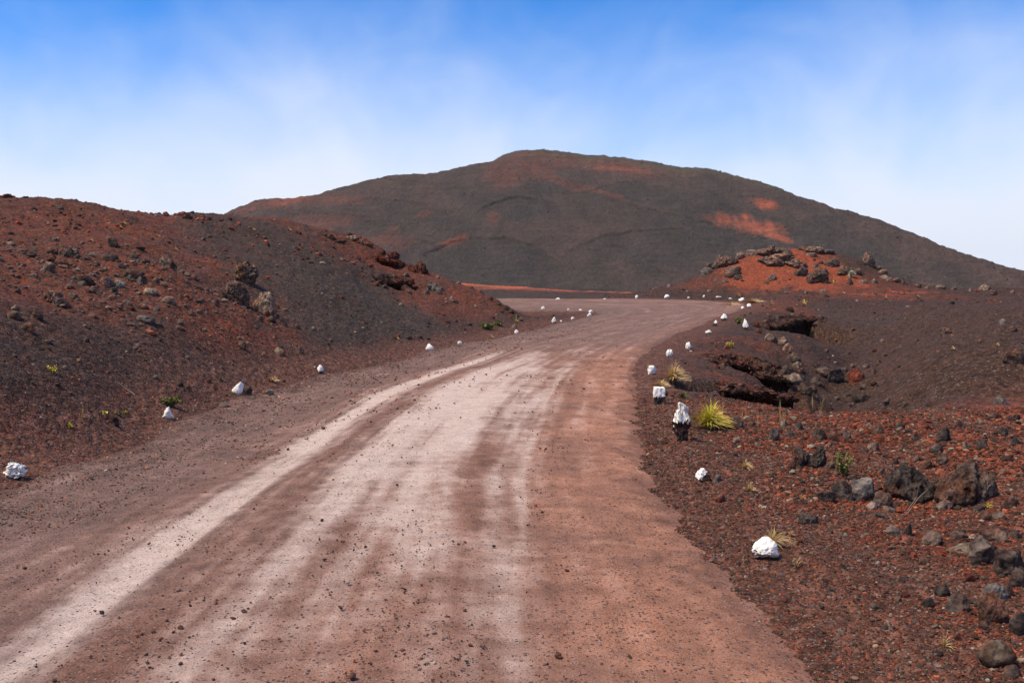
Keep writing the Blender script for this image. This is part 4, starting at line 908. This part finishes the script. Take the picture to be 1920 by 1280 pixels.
# ------------------------------------------------------------------ white painted marker stones
def marker(px, py, w_px, h_px, label, group='white painted stones marking the road edge', sub=4, paint=0.0, seed=0, shape=None, slope=(0, 0), rough=0.3, jag=0.14, cuts=6, pits=0.0, deep=0.9, ragged=0.10, wob=0.0):
    """stone with its top painted white; paint = share of the height left bare"""
    c = hit(px, py); dist = (c - cam.location).length; W_ = w_px * dist / F; H_ = h_px * dist / F; sink = 0.12
    v, f = rock_shape(seed + int(px), sub, rough, cuts, jag, 1.5, pits)
    if shape: v = shape(v)
    if wob: v = v + wob * np.stack([fbm(v[:, 0] * 3 + 7 * i_, v[:, 1] * 3, v[:, 2] * 4.5 + seed, 4, 0.6) for i_ in range(3)], 1) * np.array([1, 1, 0.5])
    H2 = H_ / (1 - sink); D_ = W_ * deep
    v = v * np.array([W_, D_, H2]); v[:, 2] += H2 * (0.5 - sink)
    zz, e = ground(np.array([c.x]), np.array([c.y + D_ * 0.3]))
    loc = (c.x, c.y + D_ * 0.3, c.z)
    if paint <= 0 or w_px < 9:
        o = link('marker_stone', new_mesh('marker_stone', v, f, M['paint'])); o.location = loc
        return tag(o, label, 'marker stone', group)
    root = bpy.data.objects.new('marker_stone', None); COL.objects.link(root); root.location = loc; root.empty_display_size = 0.1
    tag(root, label, 'marker stone', group)
    fc = v[f].mean(1); s = seed * 1.3
    line = H_ * paint + slope[0] * fc[:, 0] + slope[1] * fc[:, 1] + H_ * ragged * fbm(fc[:, 0] / W_ * 4 + s, fc[:, 1] / W_ * 4, fc[:, 2] / W_ * 1.2, 3, 0.6) * 2
    up = fc[:, 2] > line
    if pits: up &= ~(perlin(fc[:, 0] / W_ * 9, fc[:, 1] / W_ * 9, fc[:, 2] / W_ * 9) > 0.42 - 0.25 * (fc[:, 2] < 0.4 * H_))
    for nm, sel, mt in (('bare_base', ~up, 'dark'), ('painted_top', up, 'paint')):
        if not sel.any(): continue
        ids = np.unique(f[sel]); mp = np.zeros(len(v), int); mp[ids] = np.arange(len(ids))
        link(nm, new_mesh(nm, v[ids], mp[f[sel]], M[mt]), root)
    return root
def taper(k, lean=0.0):
    def g(v):
        v = v.copy(); t = v[:, 2] + 0.5; s = 1 - k * np.clip(t, 0, 1) ** 1.5
        v[:, 0] = v[:, 0] * s + lean * t; v[:, 1] *= s; return v
    return g
def boxy(v):
    v = v.copy(); m_ = np.abs(v).max(1, keepdims=True); q = v / m_ * 0.5; return v * 0.25 + q * 0.75
def bell(v):
    v = v.copy(); t = v[:, 2] + 0.5; s = 1.0 - 0.55 * sstep(0.15, 0.5, t); v[:, 0] = v[:, 0] * s - 0.06 * t; v[:, 1] *= s; return v
def column(v):
    v = v * 0.55 + boxy(v) * 0.45; t = v[:, 2] + 0.5; s = np.interp(t, [0, 0.15, 0.5, 0.62, 0.75, 1.0], [0.85, 0.80, 0.92, 1.05, 0.7, 0.30])
    v[:, 0] = v[:, 0] * s + 0.10 * sstep(0.6, 1, t) * 0.4; v[:, 1] *= s; return v
GM = 'white painted stones marking the road edge'
marker(1278,827,31,70,'tall lava stone with ragged white painted cap beside the yellow green tuft',sub=5,paint=0.60,seed=3,shape=column,jag=0.25,ragged=0.22,wob=0.28)
marker(1237,758,21,33,'square block with white top and dark base near the dry grass',sub=5,paint=0.42,seed=5,shape=boxy,rough=0.06,jag=0.05,cuts=2,ragged=0.08,wob=0.10)
marker(1437,1049,54,38,'large low white painted stone with pitted lower edge and dry grass behind it',sub=5,paint=0.10,seed=9,jag=0.12,pits=0.05,rough=0.3,cuts=4,ragged=0.12,shape=taper(0.35,0.05))
marker(1321,903,30,25,'wedge shaped stone, white on its upper side, with bare dark face',sub=5,paint=0.50,seed=12,slope=(0.9,0),cuts=8,shape=taper(0.3,-0.12))
marker(25,897,34,26,'jagged white lumpy stone at the road edge below the red cinders',sub=5,paint=0.06,seed=21,jag=0.12,rough=0.5,pits=0.02,cuts=6,shape=taper(0.25,-0.1),wob=0.30)
marker(313,786,28,22,'bell shaped white stone near the small shrub at the hill foot',sub=5,seed=22,shape=bell,jag=0.08)
marker(443,738,20,21,'white slanted stone with a dark rock joined to its side',sub=4,seed=24,shape=taper(0.2,0.15),cuts=9,jag=0.03)
rock(457,738,26,14,'dark','dark rock lying against the white slanted marker stone','rocks on the cinder hill',sub=4)
marker(600,700,15,16,'small white tipped stone with dark foot at the hill base',sub=4,paint=0.25,seed=25,shape=taper(0.4))
marker(805,658,18,14,'plump white stone, bigger one of two at the end of the hill',sub=4,seed=26,shape=taper(0.35,0.05),jag=0.05)
marker(862,647,9,8,'little white stone next to the plump white one',sub=3,seed=27,jag=0.05)
marker(968,626,9,8,'little white stone by itself where the hill foot ends',sub=3,seed=28,shape=taper(0.3,0.1))
for a in [(1038,606,9,12,0.2),(1052,604,4,4,0),(1074,599,7,5,0),(1105,594,9,8,0),(1108,588,8,7,0),(1089,585,7,6,0),(1066,584,5,6,0),(1018,582,8,8,0)]:
    marker(*a[:4],'small white painted stone on the inner side of the road bend','white stones inside the bend',sub=3,paint=a[4],seed=31)
OUT = {1251: 'largest rounded white stone on the outer rim of the far bend', 1348: 'long low white stone on the outer rim below the mound', 1391: 'wide white stone where the outer rim turns back towards the verge', 1405: 'white stone set back behind the small one at the turn of the bend', 1393: 'small white stone just inside the one set back at the turn', 1046: 'broad white stone on the far rim below the orange ridge', 1194: 'narrow upright white stone on the far rim of the bend'}
for a in [(963,568.5,4,3),(1046,564,9,6),(1134,563,7,4),(1194,560,6,7),(1251,560,11,8),(1291,559,5,3),(1320,558,4,5),(1348,559,11,4),(1370,562,7,4),(1391,565,11,7),(1405,577,8,8),(1393,580,6,6)]:
    marker(*a,'small white painted stone on the outer rim of the far road bend','white stones round the outside of the bend',sub=3,seed=41) if a[0] not in OUT else marker(*a,OUT[a[0]],'white stones round the outside of the bend',sub=3,seed=41)
marker(1358,601,14,13,'rounded white stone on a dark pitted foot before the bend',sub=4,paint=0.3,seed=51,shape=taper(0.2))
marker(1342,611,11,11,'small white capped stone with dark base between two white markers',sub=4,paint=0.45,seed=52,shape=taper(0.4))
marker(1329,625,14,7,'flat low white stone at the road edge',sub=4,paint=0.25,seed=53)
marker(1399,618,12,20,'upright white stone with dark foot above the upper cave',sub=4,paint=0.28,seed=54,shape=taper(0.25),jag=0.05)
marker(1291,655,12,14,'egg shaped white stone standing on the verge',sub=4,seed=55,shape=taper(0.35),jag=0.04)
marker(1256,669,13,14,'knobbly white stone with a small horn near the egg shaped one',sub=4,seed=56,jag=0.35,paint=0.04)
marker(1223,702,16,17,'round pitted white stone beside the dry grass clump',sub=4,seed=57,jag=0.18,paint=0.04)

# ------------------------------------------------------------------ plants
def tuft(px, py, h_px, spread_px, n_bl, mat, label, group, name='grass_tuft', cat='grass tuft', width=0.006, droop=1.0, seed=0, kids=None, lean=0.0):
    c = hit(px, py); dist = (c - cam.location).length; H_ = h_px * dist / F; R_ = spread_px * dist / F / 2
    r_ = np.random.default_rng(int(px * 3 + py) + seed); V = []; Fc = []; ln = []; rn = []
    for b_ in range(n_bl):
        a = r_.uniform(0, 2 * math.pi); reach = R_ * r_.uniform(0.15, 1.1); hh = H_ * r_.uniform(0.45, 1.05) * (1 - 0.35 * min(1, reach / R_)); rd = r_.uniform()
        d = np.array([math.cos(a), math.sin(a), 0]); s_ = np.array([-d[1], d[0], 0]); b0 = d * R_ * 0.15 * r_.uniform() + np.array([0, 0, -0.01]); k0 = len(V); wd = 1.25 * width * r_.uniform(0.6, 1.3)
        for i in range(6):
            t = i / 5; z = hh * (1.9 * t - droop * 0.95 * t * t * (0.5 + reach / R_)); p = b0 + d * reach * t ** (1.1 + 0.7 * rd) + np.array([lean * H_ * t, 0, z * (0.75 + 0.5 * rd)]) + s_ * 0.08 * R_ * math.sin(5 * rd + 3 * t) * t
            ww = wd * (1 - t) ** 0.6
            V += [p - s_ * ww, p + s_ * ww + np.array([0, 0, wd * 0.3])]; ln += [t, t]; rn += [rd, rd]
            if i: Fc.append((k0 + 2 * i - 2, k0 + 2 * i - 1, k0 + 2 * i + 1, k0 + 2 * i))
    o = link(name, new_mesh(name, np.array(V), Fc, M[mat], attrs={'len': np.array(ln), 'rnd': np.array(rn)})); o.location = c
    return tag(o, label, cat, group)
GT = 'grass tufts on the verge'
tuft(1328,803,48,92,520,'lush','bright yellow green grass tuft beside the tall white capped marker',GT,width=0.0045)
tuft(1262,716,34,66,260,'dry','largest clump of straw coloured dry grass between two white markers',GT,width=0.006)
tuft(1238,726,16,46,140,'dry','low patch of straw coloured grass at the road edge above the square block',GT,width=0.006)
tuft(1281,746,14,26,110,'olive','small green brown tuft beside the square block marker',GT,width=0.005)
tuft(1397,878,16,32,130,'dry','yellow straw tuft behind the wedge shaped marker, farther of two',GT,width=0.003)
tuft(1405,921,17,28,130,'dry','yellow straw tuft, nearer to the open gravel than its twin',GT,width=0.003)
tuft(1446,1024,40,84,130,'dry','wispy dry grass growing behind the large low white stone',GT,width=0.0016)
tuft(1482,1008,24,18,30,'dry','tiny dry sprig standing beyond the large low white stone',GT,width=0.002)
tuft(1492,1062,26,36,22,'dry','sparse yellow sprig on gravel beside the large low white stone',GT,width=0.002)
tuft(1770,1212,24,44,40,'dry','flattened dry sprig near the tan rounded boulder',GT,width=0.0018)
tuft(1503,935,14,22,24,'dry','small dry sprig left of the wedge shaped dark rock'.replace(' left of',' by'),GT,width=0.0025)
tuft(1850,949,10,26,40,'lush','tiny green tuft at the foot of the brown knobbly boulder',GT,width=0.003)
tuft(510,714,10,30,70,'dry','yellowish grass at the hill foot between two white stones',GT,width=0.007)
tuft(130,800,10,14,40,'lush','tiny yellow green tuft on the dark slope by the road',GT,width=0.005)
tuft(155,785,22,14,16,'dry','thin dry stalks on the dark slope by the road',GT,width=0.003)
tuft(968,604,9,9,60,'lush','small yellow plant at the very end of the hill',GT,width=0.012)
tuft(920,634,8,14,50,'dry','tiny dry tuft at the road edge under the hill end',GT,width=0.01)
tuft(1370,574,8,60,120,'dry','pale dry grass fringe beside the outer bend',GT,width=0.012)
tuft(1412,568,9,50,120,'dry','dry grass patch where the verge meets the bend',GT,width=0.012)
tuft(1447,612-40,8,14,20,'dry','tiny dry tuft behind the verge of the bend',GT,width=0.012)
for a in [(1355,783,26,14),(1462,800,40,16),(1470,812,34,10),(1540,770,26,20),(1523,768,26,10),(1390,790,26,22),(1420,800,22,22),(1215,700,20,14),(1245,690,24,16)]:
    tuft(*a, 9, 'dry', 'thin dry stalks standing on the verge ' + {1355: 'behind the tall capped marker', 1462: 'by the light topped dark rock', 1470: 'in front of the light topped dark rock', 1540: 'on the near rim of the hollow', 1523: 'on the rim closer to the pit', 1390: 'beyond the bright yellow green tuft', 1420: 'between the lush tuft and the rock', 1215: 'at the round pitted white stone', 1245: 'behind the large straw coloured clump'}[a[0]], 'thin dry stalks', width=0.0028, droop=0.4)
for a in [(232,420),(170,452),(295,444),(108,452),(226,428),(542,432),(475,432),(1385,556),(1580,551),(1720,558),(1660,560),(1508,572),(1786,655),(1870,648),(745,636),(330,470)]:
    tuft(a[0], a[1], 6, 9, 40, 'dry', 'tiny straw coloured tuft on the ' + ('cinder hill' if a[0] < 800 else 'smooth slope beyond the hollow' if a[1] > 600 else 'plain before the orange mound'), 'far tiny tufts', width=0.014)

def shrub(px, py, h_px, w_px, n_st, n_lf, mat, label, group='low shrubs', leaf=0.02):
    c = hit(px, py); dist = (c - cam.location).length; H_ = h_px * dist / F; R_ = w_px * dist / F / 2
    r_ = np.random.default_rng(int(px + py * 5)); root = bpy.data.objects.new('low_shrub', None); COL.objects.link(root); root.location = c; root.empty_display_size = 0.1
    tag(root, label, 'shrub', group)
    V = []; Fc = []; ln = []; rn = []; LV = []; LF = []; ll = []; lr = []
    for s in range(n_st):
        a = r_.uniform(0, 6.28); d = np.array([math.cos(a), math.sin(a), 0]) * R_ * r_.uniform(0.2, 1); hh = H_ * r_.uniform(0.5, 1.0); rd = r_.uniform()
        P_ = [np.array([0, 0, -0.02]) + d * t ** 1.3 + np.array([0, 0, hh * t]) + r_.normal(0, 0.03 * H_, 3) * t for t in np.linspace(0, 1, 5)]; k0 = len(V); w0 = 0.06 * leaf + 0.002
        for i, p in enumerate(P_):
            for q in range(3):
                V.append(p + w0 * (1.4 - i * 0.25) * np.array([math.cos(q * 2.09), math.sin(q * 2.09), 0])); ln.append(i / 4); rn.append(rd)
            if i:
                for q in range(3): Fc.append((k0 + 3 * i - 3 + q, k0 + 3 * i - 3 + (q + 1) % 3, k0 + 3 * i + (q + 1) % 3, k0 + 3 * i + q))
        for j in range(n_lf):
            t = r_.uniform(0.25, 1.0); i = min(int(t * 4), 3); p = P_[i] + (P_[i + 1] - P_[i]) * (t * 4 - i)
            u = r_.normal(size=3); u /= np.linalg.norm(u); w_ = np.cross(u, r_.normal(size=3)); w_ /= np.linalg.norm(w_); L_ = leaf * r_.uniform(0.5, 1.2); k1 = len(LV)
            LV += [p, p + u * L_ * 0.5 + w_ * L_ * 0.28, p + u * L_, p + u * L_ * 0.5 - w_ * L_ * 0.28]; LF.append((k1, k1 + 1, k1 + 2, k1 + 3)); g_ = r_.uniform(); ll += [0.3 + 0.7 * t] * 4; lr += [g_] * 4
    link('stems', new_mesh('stems', np.array(V), Fc, M['twig'], attrs={'len': np.array(ln), 'rnd': np.array(rn)}), root)
    link('foliage', new_mesh('foliage', np.array(LV), LF, M[mat], attrs={'len': np.array(ll), 'rnd': np.array(lr)}), root)
    return root
shrub(1582,893,48,46,16,40,'olive','small leafy green shrub growing beside the dark jagged lava lumps',leaf=0.030)
shrub(320,762,22,40,16,40,'olive','low green shrub behind the bell shaped white stone',leaf=0.045)
shrub(100,698,14,20,9,22,'lush','small pale green plant alone on the dark slope',leaf=0.04)
shrub(195,776,8,12,7,16,'lush','tiny green plant on the slope above the dark stone',leaf=0.03)
shrub(222,778,9,14,7,16,'olive','tiny green plant beside its twin above the dark stone',leaf=0.03)
shrub(235,773,6,8,5,14,'lush','tiniest green sprout between the shrub and the dark stone',leaf=0.03)
shrub(916,618,14,36,14,36,'olive','dark olive scrub at the foot of the hill end',leaf=0.09)
shrub(934,610,10,16,8,24,'olive','small olive scrub just above the larger one at the hill end',leaf=0.09)
shrub(1385,607,13,20,14,36,'olive','round dark green cushion plant beside the upright white stone',leaf=0.07)
shrub(1367,652,14,20,10,24,'lush','small yellow green plant on the verge above the cavity',leaf=0.06)
shrub(1597,520,12,12,8,24,'silver','silvery plant growing at the foot of the lichen coated outcrop',leaf=0.14)
shrub(1541,548,6,12,7,20,'silver','silvery plant low in front of the orange mound',leaf=0.12)
shrub(1563,531,5,6,6,16,'lush','yellow plant beside the squat boulder of the mound',leaf=0.10)
shrub(1508,569,8,8,5,16,'lush','yellow flowered plant on the plain behind the bend',leaf=0.09)

# thin dead branches
def branch(pp, rad, label, z_up):
    H = [hit(px, py) for px, py in pp]; base_ = H[0]
    Q = catmull([(h.x - base_.x, (h.y if i == 0 else base_.y + 0.15 * (h.y - base_.y)) - base_.y, h.z - base_.z + z_up[i]) for i, h in enumerate(H)], 6)
    V = []; Fc = []
    for i, p in enumerate(Q):
        for q in range(5): V.append(p + rad * (1 - 0.6 * i / len(Q)) * np.array([math.cos(q * 1.257), 0.3 * math.sin(q), math.sin(q * 1.257)]))
        if i:
            for q in range(5): Fc.append((5 * i - 5 + q, 5 * i - 5 + (q + 1) % 5, 5 * i + (q + 1) % 5, 5 * i + q))
    o = link('dead_branch', new_mesh('dead_branch', np.array(V), Fc, M['twig'], attrs={'len': np.ones(len(V)), 'rnd': np.ones(len(V)) * 0.6})); o.location = base_
    tag(o, label, 'branch', 'dead branches')
branch([(1702,962),(1712,955),(1722,950)], 0.004, 'thin bent dead branch standing beside the large dark boulder', [0, 0.14, 0.20])
branch([(1700,958),(1704,950),(1704,945)], 0.003, 'thin upright dead twig beside the bent dead branch', [0, 0.12, 0.21])
branch([(252,742),(240,732),(222,718)], 0.012, 'pale dead stick lying on the dark slope by the road', [0.02, 0.03, 0.03])

# ------------------------------------------------------------------ thin mist in the air
bm = bmesh.new(); bmesh.ops.create_cube(bm, size=1.0)
for v in bm.verts: v.co = (v.co.x * 3400, v.co.y * 3400, float(MZ.min()) - 1 if v.co.z < 0 else float(MZ.max()) + 3)
me = bpy.data.meshes.new('haze'); bm.to_mesh(me); bm.free()
hm = bpy.data.materials.new('haze'); hm.use_nodes = True; t = NT(hm.node_tree); t.n.clear()
ho = t.add('ShaderNodeOutputMaterial'); hv = t.add('ShaderNodeVolumePrincipled'); hv.inputs['Density'].default_value = 0.00013; hv.inputs['Color'].default_value = (0.97, 0.95, 0.93, 1); hv.inputs['Anisotropy'].default_value = 0.2
t.l.new(hv.outputs[0], ho.inputs['Volume']); me.materials.append(hm)
tag(link('haze', me), 'thin pale mist in the air between the road and the far cone', 'haze', kind='stuff')
